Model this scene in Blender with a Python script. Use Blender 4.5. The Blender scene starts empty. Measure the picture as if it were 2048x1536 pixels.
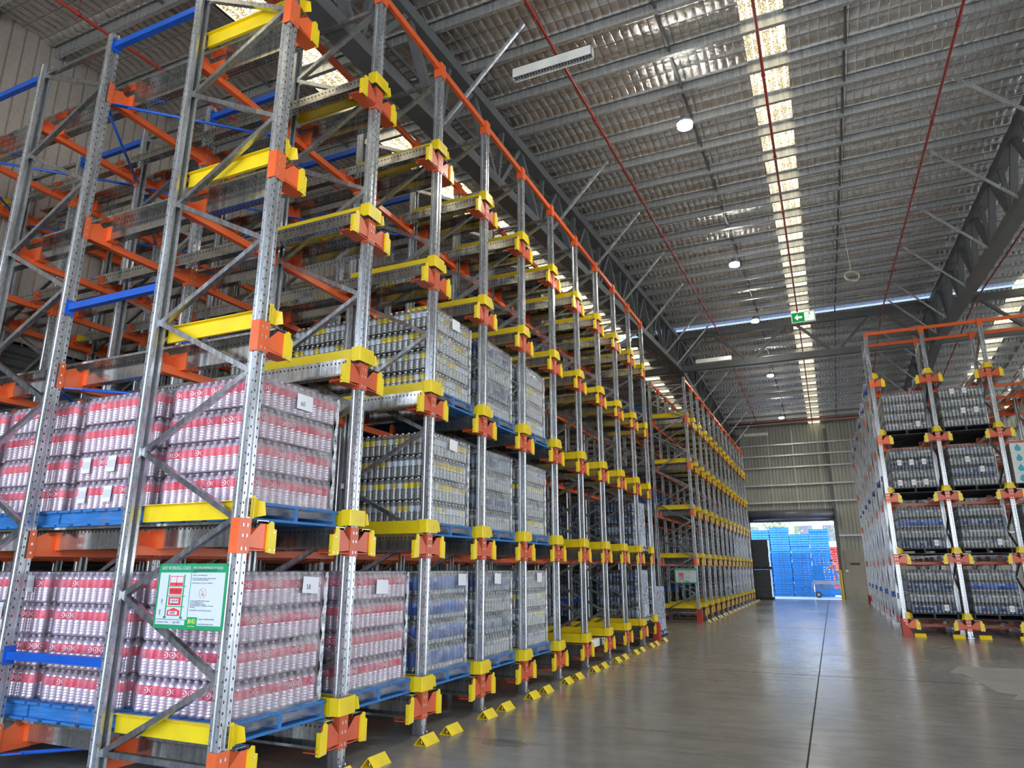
import bpy, math, random
from mathutils import Vector, Matrix
random.seed(7)
PI = math.pi
S = bpy.context.scene
COL = S.collection

# ------------------------------------------------------------------ materials
class NT:
    """small helper for building node trees"""
    def __init__(self, name):
        self.m = bpy.data.materials.new(name); self.m.use_nodes = True
        self.t = self.m.node_tree; self.t.nodes.clear()
        self.out = self.t.nodes.new('ShaderNodeOutputMaterial')
    def n(self, typ, **kw):
        nd = self.t.nodes.new(typ)
        for k, v in kw.items():
            if k.startswith('i_'):
                nd.inputs[k[2:].replace('_', ' ')].default_value = v
            else: setattr(nd, k, v)
        return nd
    def l(self, a, b): self.t.links.new(a, b)
    def math(self, op, a, b=None, c=None):
        nd = self.t.nodes.new('ShaderNodeMath'); nd.operation = op
        for i, v in enumerate((a, b, c)):
            if v is None: continue
            if hasattr(v, 'is_output'): self.l(v, nd.inputs[i])
            else: nd.inputs[i].default_value = v
        return nd.outputs[0]
    def mix(self, f, a, b):
        nd = self.t.nodes.new('ShaderNodeMix'); nd.data_type = 'RGBA'
        for i, v in ((0, f), (6, a), (7, b)):
            if hasattr(v, 'is_output'): self.l(v, nd.inputs[i])
            elif i == 0: nd.inputs[0].default_value = v
            else: nd.inputs[i].default_value = (*v[:3], 1)
        return nd.outputs[2]
    def noise(self, scale, detail=3, vec=None, rough=.5):
        nd = self.n('ShaderNodeTexNoise'); nd.inputs['Scale'].default_value = scale
        nd.inputs['Detail'].default_value = detail; nd.inputs['Roughness'].default_value = rough
        if vec is not None: self.l(vec, nd.inputs['Vector'])
        return nd.outputs[0]
    def obj(self):
        return self.n('ShaderNodeTexCoord').outputs['Object']
    def scaled(self, vec, sc):
        nd = self.n('ShaderNodeMapping'); nd.inputs['Scale'].default_value = sc
        self.l(vec, nd.inputs['Vector']); return nd.outputs[0]
    def sep(self, vec):
        nd = self.n('ShaderNodeSeparateXYZ'); self.l(vec, nd.inputs[0]); return nd.outputs
    def ramp(self, f, lo, hi):
        nd = self.n('ShaderNodeMapRange'); nd.inputs[1].default_value = lo; nd.inputs[2].default_value = hi
        self.l(f, nd.inputs[0]); return nd.outputs[0]
    def bump(self, h, strength=.3, dist=.01):
        nd = self.n('ShaderNodeBump'); nd.inputs['Strength'].default_value = strength
        nd.inputs['Distance'].default_value = dist; self.l(h, nd.inputs['Height']); return nd.outputs[0]
    def pbr(self, col=None, rough=.5, metal=0., normal=None, **kw):
        p = self.n('ShaderNodeBsdfPrincipled')
        for k, v in (('Base Color', col), ('Roughness', rough), ('Metallic', metal), ('Normal', normal)):
            if v is None: continue
            if hasattr(v, 'is_output'): self.l(v, p.inputs[k])
            elif k == 'Base Color': p.inputs[k].default_value = (*v[:3], 1)
            else: p.inputs[k].default_value = v
        for k, v in kw.items():
            p.inputs[k.replace('_', ' ')].default_value = v
        return p.outputs[0]
    def done(self, sh):
        self.l(sh, self.out.inputs['Surface']); return self.m

def paint(name, col, rough=.35, var=.12, metal=0.):
    m = NT(name); o = m.obj()
    f = m.ramp(m.noise(3, 4, o), .3, .7)
    c = m.mix(f, [x * (1 - var) for x in col], [min(1, x * (1 + var)) for x in col])
    return m.done(m.pbr(c, rough, metal))

def frac_in(m, v, pitch, duty):           # 1 where frac(v/pitch) < duty
    return m.math('LESS_THAN', m.math('FRACT', m.math('ADD', m.math('DIVIDE', v, pitch), 50.)), duty)
def near(m, v, c, w):                     # 1 where |v-c| < w
    return m.math('LESS_THAN', m.math('ABSOLUTE', m.math('SUBTRACT', v, c)), w)
def mul(m, *a):
    r = a[0]
    for x in a[1:]: r = m.math('MULTIPLY', r, x)
    return r
def mx(m, *a):
    r = a[0]
    for x in a[1:]: r = m.math('MAXIMUM', r, x)
    return r

def galv(name, holes=None, col=(.70, .72, .74), rough=.26, metal=.92):
    m = NT(name); o = m.obj()
    v = m.n('ShaderNodeTexVoronoi'); v.inputs['Scale'].default_value = 45
    m.l(o, v.inputs['Vector'])
    streak = m.noise(2.5, 4, m.scaled(o, (9, 9, .8)))
    f = m.math('ADD', m.math('MULTIPLY', v.outputs['Distance'], .22), m.math('MULTIPLY', streak, .8))
    c = m.mix(m.ramp(f, .3, .75), [x * .55 for x in col], [min(1, x * 1.1) for x in col])
    r = m.math('ADD', m.math('MULTIPLY', streak, .16), rough - .08)
    mt = metal
    if holes:
        x, y, z = m.sep(o)[:3]
        h = holes(m, x, y, z)
        c = m.mix(h, c, (.012, .012, .012))
        mt = m.math('MULTIPLY', m.math('SUBTRACT', 1., h), metal)
        r = m.math('MAXIMUM', r, h)
    nrm = m.bump(streak, .08, .01)
    return m.done(m.pbr(c, r, mt, nrm))

def post_holes(m, x, y, z):
    ay = m.math('ABSOLUTE', y)
    front = mul(m, near(m, ay, .0345, .0062), m.math('GREATER_THAN', x, .0485), frac_in(m, z, .076, .26))
    side = mul(m, near(m, x, .034, .006), m.math('GREATER_THAN', ay, .0485), frac_in(m, z, .1, .14))
    side2 = mul(m, near(m, x, -.03, .005), m.math('GREATER_THAN', ay, .0485), frac_in(m, m.math('ADD', z, .03), .1, .1))
    return mx(m, front, side, side2)
def rail_holes(m, x, y, z):
    a = mul(m, near(m, z, .222, .009), frac_in(m, x, .05, .34), m.math('LESS_THAN', m.math('ABSOLUTE', y), .012))
    b = mul(m, near(m, y, .04, .008), frac_in(m, m.math('ADD', x, .02), .05, .36), m.math('LESS_THAN', z, .085))
    c = mul(m, near(m, y, .078, .007), frac_in(m, x, .05, .36), m.math('LESS_THAN', z, .085))
    return mx(m, a, b, c)

M = {}
M['post'] = galv('galvanised post steel', post_holes, (.60, .62, .64), .27, .72)
M['rail'] = galv('galvanised rail steel', rail_holes, (.66, .65, .61), .15)
M['galv'] = galv('galvanised brace steel', None, (.60, .62, .64), .24)
M['purlin'] = galv('galvanised purlin steel', None, (.66, .67, .66), .36, .65)
M['orange'] = paint('orange powder coat', (.80, .135, .035), .3)
M['orange_shade'] = paint('shaded orange powder coat', (.60, .10, .035), .34)  # the orange coat with shade put into its colour, for face brackets
M['yellow'] = paint('yellow powder coat', (.82, .60, .012), .36)
M['blue'] = paint('blue powder coat', (.012, .10, .50), .3)
M['red_pipe'] = paint('red painted pipe', (.36, .03, .02), .35)
M['guard'] = paint('red post guard', (.45, .035, .015), .4)
M['truss'] = paint('dark grey truss paint', (.12, .125, .125), .5)
M['white'] = paint('white enamel', (.78, .78, .74), .4)
M['black'] = paint('black plastic', (.012, .012, .014), .35)
M['bolt'] = paint('zinc bolt', (.7, .7, .7), .3, metal=.9)

def wood(name, col):
    m = NT(name); o = m.obj()
    g = m.noise(6, 5, m.scaled(o, (1, 12, 12)))
    w = m.ramp(m.noise(3.2, 5, o, .7), .52, .68)
    c = m.mix(m.ramp(g, .3, .7), [x * .7 for x in col], [min(1, x * 1.25) for x in col])
    c = m.mix(m.math('MULTIPLY', w, .45), c, (.22, .17, .13))
    return m.done(m.pbr(c, .75))
M['pallet'] = wood('blue painted pallet wood', (.03, .18, .48))
M['pallet_lit'] = wood('sunlit blue pallet wood', (.05, .30, .66))  # pallet blue with sunlight put into the colour, for the outdoor stacks
M['pallet_red'] = wood('red painted pallet wood', (.62, .06, .04))
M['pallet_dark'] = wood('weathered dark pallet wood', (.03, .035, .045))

def plastic(name, tint, edge):
    m = NT(name); o = m.obj()
    z = m.sep(o)[2]
    lw = m.n('ShaderNodeLayerWeight'); lw.inputs['Blend'].default_value = .45
    c = m.mix(lw.outputs['Facing'], tint, edge)
    nrm = m.bump(m.noise(60, 2, o), .12, .004)
    return m.done(m.pbr(c, .12, .5, nrm, Specular_IOR_Level=1.))
M['pet'] = plastic('clear bottle plastic', (.34, .355, .35), (.66, .69, .70))
M['pet_pink'] = plastic('clear bottle plastic rose', (.72, .63, .68), (.88, .78, .86))
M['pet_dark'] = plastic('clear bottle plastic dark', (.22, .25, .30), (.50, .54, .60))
M['cap'] = paint('white bottle cap', (.8, .82, .84), .3)

PITCH = .0867
def label(name, col, ring=None, alt=None, white=(.85, .84, .84), frac=.75):
    """bottle label: per-bottle variation, white round mark or printed lines (repeats with the bottle pitch)"""
    m = NT(name); o = m.obj(); x, y, z = m.sep(o)[:3]
    cx = m.math('SUBTRACT', m.math('FRACT', m.math('ADD', m.math('DIVIDE', x, PITCH), 50.5)), .5)
    cy = m.math('SUBTRACT', m.math('FRACT', m.math('ADD', m.math('DIVIDE', y, PITCH), 50.5)), .5)
    geo = m.n('ShaderNodeNewGeometry')
    tc = m.n('ShaderNodeTexCoord')
    nx, ny, nz = m.sep(tc.outputs['Normal'])[:3]
    facex = m.math('GREATER_THAN', m.math('ABSOLUTE', nx), m.math('ABSOLUTE', ny))
    lat = m.math('ADD', m.math('MULTIPLY', cy, facex), m.math('MULTIPLY', cx, m.math('SUBTRACT', 1., facex)))
    ix = m.math('FLOOR', m.math('ADD', m.math('DIVIDE', x, PITCH), .5)); iy = m.math('FLOOR', m.math('ADD', m.math('DIVIDE', y, PITCH), .5))
    cb = m.n('ShaderNodeCombineXYZ'); m.l(ix, cb.inputs[0]); m.l(iy, cb.inputs[1])
    oi = m.n('ShaderNodeObjectInfo'); m.l(oi.outputs['Random'], cb.inputs[2])
    wn = m.n('ShaderNodeTexWhiteNoise'); m.l(cb.outputs[0], wn.inputs['Vector'])
    rnd = wn.outputs['Value']
    c = m.mix(rnd, [v * .85 for v in col], [min(1, v * 1.12) for v in col])
    if alt:
        c = m.mix(m.math('GREATER_THAN', rnd, frac), c, alt)
    dz = m.math('DIVIDE', m.math('SUBTRACT', z, .172), PITCH)
    d = m.math('SQRT', m.math('ADD', m.math('MULTIPLY', lat, lat), m.math('MULTIPLY', dz, dz)))
    rg = mul(m, near(m, d, .27, .035), m.math('LESS_THAN', rnd, .28))
    blot = mul(m, m.math('LESS_THAN', d, .11), m.math('LESS_THAN', rnd, .28))
    lines = mul(m, m.math('GREATER_THAN', m.math('FRACT', m.math('MULTIPLY', z, 95.)), .55), m.math('LESS_THAN', m.math('ABSOLUTE', lat), .24),
                m.math('GREATER_THAN', m.noise(240, 1, o), .5), m.math('GREATER_THAN', rnd, .4))
    mark = mx(m, rg, blot, m.math('MULTIPLY', lines, .75))
    c = m.mix(mark, c, white)
    return m.done(m.pbr(c, .3))
M['lab_pink'] = label('rose pink bottle label', (.78, .018, .055))
M['lab_yellow'] = label('yellow bottle label', (.80, .62, .02), alt=(.62, .70, .80), frac=.5, white=(.25, .25, .25))
M['lab_blue'] = label('blue bottle label', (.02, .12, .52), alt=(.05, .20, .60))
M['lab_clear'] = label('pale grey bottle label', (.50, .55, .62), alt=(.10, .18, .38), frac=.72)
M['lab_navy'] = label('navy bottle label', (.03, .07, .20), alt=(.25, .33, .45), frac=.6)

def film(name, tint, base, rough=.16, bump=.5, scale=9, stretch=(1, 1, 1)):
    m = NT(name); o = m.obj()
    n1 = m.noise(scale, 5, m.scaled(o, stretch), .6)
    nrm = m.bump(n1, bump, .03)
    p = m.pbr(tint, rough, 0., nrm, Specular_IOR_Level=.8)
    tr = m.n('ShaderNodeBsdfTransparent')
    lw = m.n('ShaderNodeLayerWeight'); lw.inputs['Blend'].default_value = .35; m.l(nrm, lw.inputs['Normal'])
    f = m.math('ADD', m.math('MULTIPLY', lw.outputs['Fresnel'], .55), m.math('MULTIPLY', m.ramp(n1, .35, .75), base))
    mixn = m.n('ShaderNodeMixShader'); m.l(f, mixn.inputs[0]); m.l(tr.outputs[0], mixn.inputs[1]); m.l(p, mixn.inputs[2])
    return m.done(mixn.outputs[0])
M['film_pink'] = film('rose tinted shrink film', (.82, .62, .80), .20)
M['film_clear'] = film('clear shrink film', (.80, .82, .84), .12)
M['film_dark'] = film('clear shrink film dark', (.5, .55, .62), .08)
M['stretch'] = film('stretch wrap film', (.86, .85, .82), .30, .16, .45, 3, (1, 1.2, 4.5))
M['film_white'] = film('bunched white film edge', (.92, .93, .95), 1.3, .25, .5, 12)
M['silver'] = film('silver stretch wrap', (.55, .62, .75), 1.5, .2, .8, 6, (1, 1.5, 2.5))

def paper():
    m = NT('white barcode paper'); o = m.obj(); x, y, z = m.sep(o)[:3]
    bars = mul(m, m.math('GREATER_THAN', m.math('FRACT', m.math('MULTIPLY', m.math('ADD', y, x), 130.)), .5), near(m, z, .0, .035))
    return m.done(m.pbr(m.mix(m.math('MULTIPLY', bars, .55), (.82, .82, .84), (.2, .2, .22)), .5))
M['paper'] = paper()
M['paper_plain'] = paint('white paper', (.80, .81, .84), .5, .03)

def floor_mat():
    m = NT('polished concrete'); o = m.obj(); x, y, z = m.sep(o)[:3]
    n1 = m.noise(.35, 6, m.scaled(o, (1.6, .8, 1)), .65); n2 = m.noise(3, 6, m.scaled(o, (.6, 1.6, 1)), .7); n3 = m.noise(40, 3, o)
    f = m.math('ADD', m.math('MULTIPLY', n1, .6), m.math('MULTIPLY', n2, .4))
    c = m.mix(m.ramp(f, .35, .65), (.18, .166, .142), (.33, .307, .262))
    c = m.mix(m.math('MULTIPLY', m.ramp(n3, .35, .75), .25), c, (.26, .25, .22))
    # tyre marks and a damp stain
    ty = m.ramp(m.noise(1.1, 4, m.scaled(o, (.35, 3.5, 1)), .6), .56, .72)
    c = m.mix(m.math('MULTIPLY', ty, .45), c, (.07, .063, .055))
    dx = m.math('SUBTRACT', x, -3.3); dy = m.math('SUBTRACT', y, 7.0)
    dd = m.math('SQRT', m.math('ADD', m.math('MULTIPLY', m.math('MULTIPLY', dx, dx), 2.2), m.math('MULTIPLY', m.math('MULTIPLY', dy, dy), 5.)))
    st = m.math('LESS_THAN', m.math('ADD', dd, m.math('MULTIPLY', m.noise(2.2, 3, o), 1.4)), 1.0)
    c = m.mix(m.math('MULTIPLY', st, .5), c, (.045, .042, .038))
    # saw-cut joints
    j = near(m, x, -.40, .009)
    for yy in (3.2, 13.3, 23.4, 33.5, 43.6): j = m.math('MAXIMUM', j, near(m, m.math('ADD', y, m.math('MULTIPLY', n2, .02)), yy, .020))
    c = m.mix(m.math('MULTIPLY', j, .95), c, (.012, .011, .01))
    r = m.ramp(f, .3, .7)
    r = m.math('ADD', m.math('MULTIPLY', r, .14), .15)
    r = m.math('ADD', r, m.math('MULTIPLY', ty, .08))
    r = m.math('MAXIMUM', r, j)
    nrm = m.bump(n2, .05, .01)
    return m.done(m.pbr(c, r, 0., nrm))
M['floor'] = floor_mat()

def foil_mat():
    m = NT('foil faced roof insulation'); o = m.obj(); x, y, z = m.sep(o)[:3]
    gx = m.math('FRACT', m.math('ADD', m.math('DIVIDE', x, .15), 200.)); gy = m.math('FRACT', m.math('ADD', m.math('DIVIDE', y, .30), 200.))
    px = m.math('SINE', m.math('MULTIPLY', gx, PI)); py = m.math('SINE', m.math('MULTIPLY', gy, PI))
    wire = m.math('MAXIMUM', m.math('LESS_THAN', gx, .035), m.math('LESS_THAN', gy, .02))
    cr = m.noise(7, 6, m.scaled(o, (1, .6, 1)), .7)
    big = m.noise(1.3, 3, o)
    h = m.math('ADD', m.math('MULTIPLY', m.math('POWER', m.math('MULTIPLY', px, py), .5), .8), m.math('MULTIPLY', cr, .9))
    nrm = m.bump(h, .62, .045)
    c = m.mix(m.ramp(cr, .3, .75), (.50, .48, .45), (.88, .86, .83))
    c = m.mix(m.math('MULTIPLY', wire, .85), c, (.03, .028, .025))
    return m.done(m.pbr(c, m.math('ADD', m.math('MULTIPLY', big, .12), .15), .9, nrm))
M['foil'] = foil_mat()

def skylight_mat():
    m = NT('translucent roof sheet'); o = m.obj(); x, y, z = m.sep(o)[:3]
    n1 = m.noise(45, 3, o, .6); n2 = m.noise(2.0, 3, o)
    sp = m.ramp(m.math('ADD', n1, m.math('MULTIPLY', n2, .25)), .54, .66)
    rib = m.math('LESS_THAN', m.math('FRACT', m.math('ADD', m.math('DIVIDE', x, .152), 200.)), .16)
    seam = m.math('LESS_THAN', m.math('FRACT', m.math('ADD', m.math('DIVIDE', x, .152), 200.35)), .05)
    f = m.math('MULTIPLY', sp, m.math('SUBTRACT', 1., rib))
    c = m.mix(f, (1., .93, .72), (.17, .12, .03))
    c = m.mix(seam, c, (.18, .14, .06))
    e = m.n('ShaderNodeEmission'); m.l(c, e.inputs[0]); e.inputs[1].default_value = SKYLIGHT
    return m.done(e.outputs[0])
SKYLIGHT = 2.1
M['skylight'] = skylight_mat()

def emit(name, col, st):
    m = NT(name); e = m.n('ShaderNodeEmission'); e.inputs[0].default_value = (*col, 1); e.inputs[1].default_value = st
    return m.done(e.outputs[0])
M['lamp'] = emit('lit lamp lens', (1, .97, .88), 160.)

def cladding(name, a, b, rough=.5):
    m = NT(name); o = m.obj()
    n1 = m.noise(1.2, 5, m.scaled(o, (1, 1, .3)), .6); n2 = m.noise(14, 3, o)
    f = m.math('ADD', m.math('MULTIPLY', n1, .7), m.math('MULTIPLY', n2, .3))
    return m.done(m.pbr(m.mix(m.ramp(f, .35, .65), a, b), rough, .1))
M['clad_left'] = cladding('brown grey wall cladding', (.33, .28, .24), (.45, .39, .34))
M['clad_dark'] = cladding('dark grey wall cladding', (.05, .05, .05), (.09, .088, .085))
M['clad_far'] = cladding('green grey wall cladding', (.30, .30, .25), (.42, .415, .35))
M['concrete'] = cladding('precast concrete', (.30, .275, .22), (.42, .385, .32), .8)
M['patch'] = cladding('pale cleaned concrete', (.25, .245, .225), (.34, .335, .30), .55)
M['shutter'] = cladding('roller shutter steel', (.10, .10, .13), (.17, .17, .21), .4)
M['asphalt'] = cladding('outdoor concrete paving', (.45, .46, .50), (.6, .6, .62), .8)
M['building'] = cladding('pale rendered building', (.72, .74, .80), (.85, .85, .88), .7)
M['leaf'] = paint('tree leaves', (.22, .30, .10), .6, .5)
M['bark'] = paint('bark', (.16, .11, .07), .8, .3)
M['sign_green'] = paint('sign green', (.01, .30, .11), .4, .04)
M['sign_white'] = paint('sign white', (.60, .65, .70), .4, .02)
M['sign_red'] = paint('sign red', (.80, .05, .05), .4, .04)
M['sign_dark'] = paint('sign black', (.03, .03, .04), .5, .02)
M['sign_yellow'] = paint('sign yellow', (.85, .8, .08), .5, .02)
M['exit_green'] = emit('lit green exit sign', (.02, .36, .08), .6)
M['exit_white'] = emit('lit white exit sign', (.70, .95, .74), 1.0)
M['skin'] = paint('skin', (.55, .32, .22), .5, .05)
M['hivis'] = paint('orange work shirt', (.95, .20, .03), .6, .1)
M['hivis_band'] = paint('reflective band', (.75, .72, .5), .4, .05)
M['trouser'] = paint('blue grey trousers', (.22, .27, .42), .8, .1)
M['lift_blue'] = paint('scissor lift blue', (.02, .25, .62), .35)
M['lift_grey'] = paint('scissor lift grey', (.35, .38, .42), .4)
M['rubber'] = paint('rubber tyre', (.06, .06, .065), .7)
M['rope'] = paint('cream rope', (.62, .56, .42), .7)
M['bollard'] = paint('bollard yellow', (.62, .42, .03), .5)
M['box_white'] = paint('white carton', (.66, .68, .66), .5, .06)
M['teal'] = paint('teal drop print', (.03, .38, .45), .5, .06)

# ------------------------------------------------------------------ mesh helpers
class MB:
    def __init__(self): self.v = []; self.f = []; self.m = []; self.sm = []
    def add(self, vs, fs, mi=0, smooth=False):
        b = len(self.v); self.v += [tuple(x) for x in vs]
        for f in fs: self.f.append([b + i for i in f]); self.m.append(mi); self.sm.append(smooth)
        return self
    def box(self, lo, hi, mi=0):
        (a, b, c), (d, e, f) = lo, hi
        return self.add([(a, b, c), (d, b, c), (d, e, c), (a, e, c), (a, b, f), (d, b, f), (d, e, f), (a, e, f)],
                        [(0, 3, 2, 1), (4, 5, 6, 7), (0, 1, 5, 4), (1, 2, 6, 5), (2, 3, 7, 6), (3, 0, 4, 7)], mi)
    def prism(self, poly, axis, a, b, mi=0):
        """poly: 2D points (counter-clockwise), extruded along axis between a and b"""
        def p3(p, t):
            if axis == 'x': return (t, p[0], p[1])
            if axis == 'y': return (p[0], t, p[1])
            return (p[0], p[1], t)
        n = len(poly); vs = [p3(p, a) for p in poly] + [p3(p, b) for p in poly]
        fs = [(i, (i + 1) % n, n + (i + 1) % n, n + i) for i in range(n)] + [tuple(reversed(range(n))), tuple(range(n, 2 * n))]
        return self.add(vs, fs, mi)
    def sweep(self, prof, p, q, up=(0, 0, 1), mi=0, cap=True):
        p, q = Vector(p), Vector(q); d = (q - p).normalized(); up = Vector(up)
        s = d.cross(up)
        if s.length < 1e-5: s = d.cross(Vector((1, 0, 0)))
        s.normalize(); u = s.cross(d)
        n = len(prof); vs = [p + s * a + u * b for a, b in prof] + [q + s * a + u * b for a, b in prof]
        fs = [(i, (i + 1) % n, n + (i + 1) % n, n + i) for i in range(n)]
        if cap: fs += [tuple(reversed(range(n))), tuple(range(n, 2 * n))]
        return self.add(vs, fs, mi)
    def beam(self, p, q, w, h, up=(0, 0, 1), mi=0):
        return self.sweep([(-w / 2, -h / 2), (w / 2, -h / 2), (w / 2, h / 2), (-w / 2, h / 2)], p, q, up, mi)
    def cbeam(self, p, q, w, h, up=(0, 0, 1), mi=0):
        t = .006
        return self.sweep([(-w / 2, -h / 2), (w / 2, -h / 2), (w / 2, h / 2), (w * .18, h / 2), (w * .18, h / 2 - t), (w / 2 - t, h / 2 - t), (w / 2 - t, -h / 2 + t),
                           (-w / 2 + t, -h / 2 + t), (-w / 2 + t, h / 2 - t), (-w * .18, h / 2 - t), (-w * .18, h / 2), (-w / 2, h / 2)], p, q, up, mi)
    def tube(self, pts, r, n=8, mi=0):
        pts = [Vector(p) for p in pts]
        rings = []; prev = None
        for i, p in enumerate(pts):
            d = (pts[min(i + 1, len(pts) - 1)] - pts[max(i - 1, 0)]).normalized()
            if prev is None:
                s = d.cross(Vector((0, 0, 1)))
                if s.length < 1e-3: s = d.cross(Vector((1, 0, 0)))
            else: s = prev - d * prev.dot(d)
            s.normalize(); prev = s; u = d.cross(s)
            rr = r[i] if isinstance(r, (list, tuple)) else r
            rings.append([p + (s * math.cos(2 * PI * k / n) + u * math.sin(2 * PI * k / n)) * rr for k in range(n)])
        vs = [v for rg in rings for v in rg]
        fs = [(i * n + k, i * n + (k + 1) % n, (i + 1) * n + (k + 1) % n, (i + 1) * n + k) for i in range(len(pts) - 1) for k in range(n)]
        b = len(self.v); self.add(vs, fs, mi, True)
        self.f += [[b + k for k in reversed(range(n))], [b + (len(pts) - 1) * n + k for k in range(n)]]; self.m += [mi, mi]; self.sm += [False, False]
        return self
    def lathe(self, prof, c=(0, 0, 0), n=10, smooth=True):
        """prof: list of (r, z, material)"""
        vs = []; fs = []; b = len(self.v)
        for r, z, _ in prof: vs += [(c[0] + r * math.cos(2 * PI * k / n), c[1] + r * math.sin(2 * PI * k / n), c[2] + z) for k in range(n)]
        self.v += vs
        for i in range(len(prof) - 1):
            for k in range(n):
                self.f.append([b + i * n + k, b + i * n + (k + 1) % n, b + (i + 1) * n + (k + 1) % n, b + (i + 1) * n + k]); self.m.append(prof[i][2]); self.sm.append(smooth)
        self.f.append([b + (len(prof) - 1) * n + k for k in range(n)]); self.m.append(prof[-1][2]); self.sm.append(False)
        return self
    def mesh(self, name, mats):
        me = bpy.data.meshes.new(name); me.from_pydata(self.v, [], self.f)
        for k in (mats if isinstance(mats, (list, tuple)) else [mats]): me.materials.append(M[k] if isinstance(k, str) else k)
        me.polygons.foreach_set('material_index', self.m); me.polygons.foreach_set('use_smooth', self.sm)
        me.update(); return me

def put(name, me, parent=None, loc=(0, 0, 0), rot=(0, 0, 0), scale=None):
    o = bpy.data.objects.new(name, me); COL.objects.link(o)
    o.location = loc; o.rotation_euler = rot
    if scale: o.scale = scale
    if parent: o.parent = parent
    return o
def thing(name, label_, cat, loc=(0, 0, 0), rz=0., group=None, me=None):
    o = put(name, me, None, loc, (0, 0, rz)); o['label'] = label_; o['category'] = cat
    if group: o['group'] = group
    return o
def struct(name, me, loc=(0, 0, 0), label_=None, rot=(0, 0, 0), cat='building part'):
    o = put(name, me, None, loc, rot); o['kind'] = 'structure'
    if label_: o['label'] = label_; o['category'] = cat
    return o
ORD = ['first', 'second', 'third', 'fourth', 'fifth', 'sixth', 'seventh', 'eighth', 'ninth', 'tenth', 'eleventh', 'twelfth', 'thirteenth', 'fourteenth', 'fifteenth', 'sixteenth',
       'seventeenth', 'eighteenth', 'nineteenth', 'twentieth', 'twenty-first', 'twenty-second', 'twenty-third', 'twenty-fourth', 'twenty-fifth', 'twenty-sixth', 'twenty-seventh', 'twenty-eighth', 'twenty-ninth', 'thirtieth',
       'thirty-first', 'thirty-second', 'thirty-third', 'thirty-fourth', 'thirty-fifth', 'thirty-sixth', 'thirty-seventh', 'thirty-eighth', 'thirty-ninth', 'fortieth']
LEV = ['bottom level', 'second level', 'third level', 'fourth level', 'top level']

# ------------------------------------------------------------------ measured layout (metres)
CAM_H = 1.7044
X0, Y0, PW = -4.212, 4.156, 1.40            # face of the near rack, first frame, lane pitch
L = [.165, 1.828, 3.466, 5.09, 6.755]       # beam levels (underside of brackets)
TOP = 8.38
DX = [0, -1.245, -2.64, -3.84, -5.20, -6.38]  # posts behind the face (three frames deep)
XR, YR, PWR = 1.605, 21.91, 1.427
RIDGE_Y, RIDGE_Z, SL = 28., 11.5, .064
def roof(y): return RIDGE_Z - SL * abs(RIDGE_Y - y)

# ------------------------------------------------------------------ rack meshes
PROF = [(-.045, -.05), (-.018, -.05), (-.010, -.043), (.010, -.043), (.018, -.05), (.05, -.05), (.05, -.019), (.036, -.012), (.036, .012), (.05, .019), (.05, .05),
        (.018, .05), (.010, .043), (-.010, .043), (-.018, .05), (-.045, .05), (-.045, .022), (.018, .022), (.018, -.022), (-.045, -.022)]
def post_mesh(h):
    return MB().prism(PROF, 'z', .004, h).mesh('post', 'post')
POST_T, POST_S = post_mesh(8.44), post_mesh(7.62)
base_m = MB().box((-.07, -.075, 0), (.085, .075, .008)).box((-.055, -.056, .008), (-.045, .056, .16)).box((-.05, -.056, .008), (.05, -.051, .16)).box((-.05, .051, .008), (.05, .056, .16))
for sy in (-1, 1): base_m.tube([(.068, sy * .04, .008), (.068, sy * .04, .05)], .009, 6)
BASE = base_m.mesh('foot_plate', 'galv')

def brace_mesh(x1, z1, x2, z2):
    return MB().cbeam((x1, 0, z1), (x2, 0, z2), .045, .05, (0, 1, 0)).mesh('brace', 'galv')
NA = [.31, 1.5, 2.7, 3.9, 5.12, 6.36, 7.55]; NB = [.9, 2.1, 3.31, 4.52, 5.76, 6.97]
def frame_braces(d, top):
    xa, xb = -d + .045, -.045
    seg = [(xa, .31, xb, .31)]
    for i in range(6):
        seg.append((xa, NA[i], xb, NB[i])); seg.append((xb, NB[i], xa, NA[i + 1]))
    if top > 8: seg += [(xa, 7.55, xb, 8.15), (xa, 8.17, xb, 8.17)]
    else: seg[-1] = (xb, 6.97, xa, 7.45); seg.append((xa, 7.48, xb, 7.48))
    return [brace_mesh(*s) for s in seg]
BR_FACE = frame_braces(1.245, 8.4); BR_IN = frame_braces(1.20, 7.6)

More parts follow.
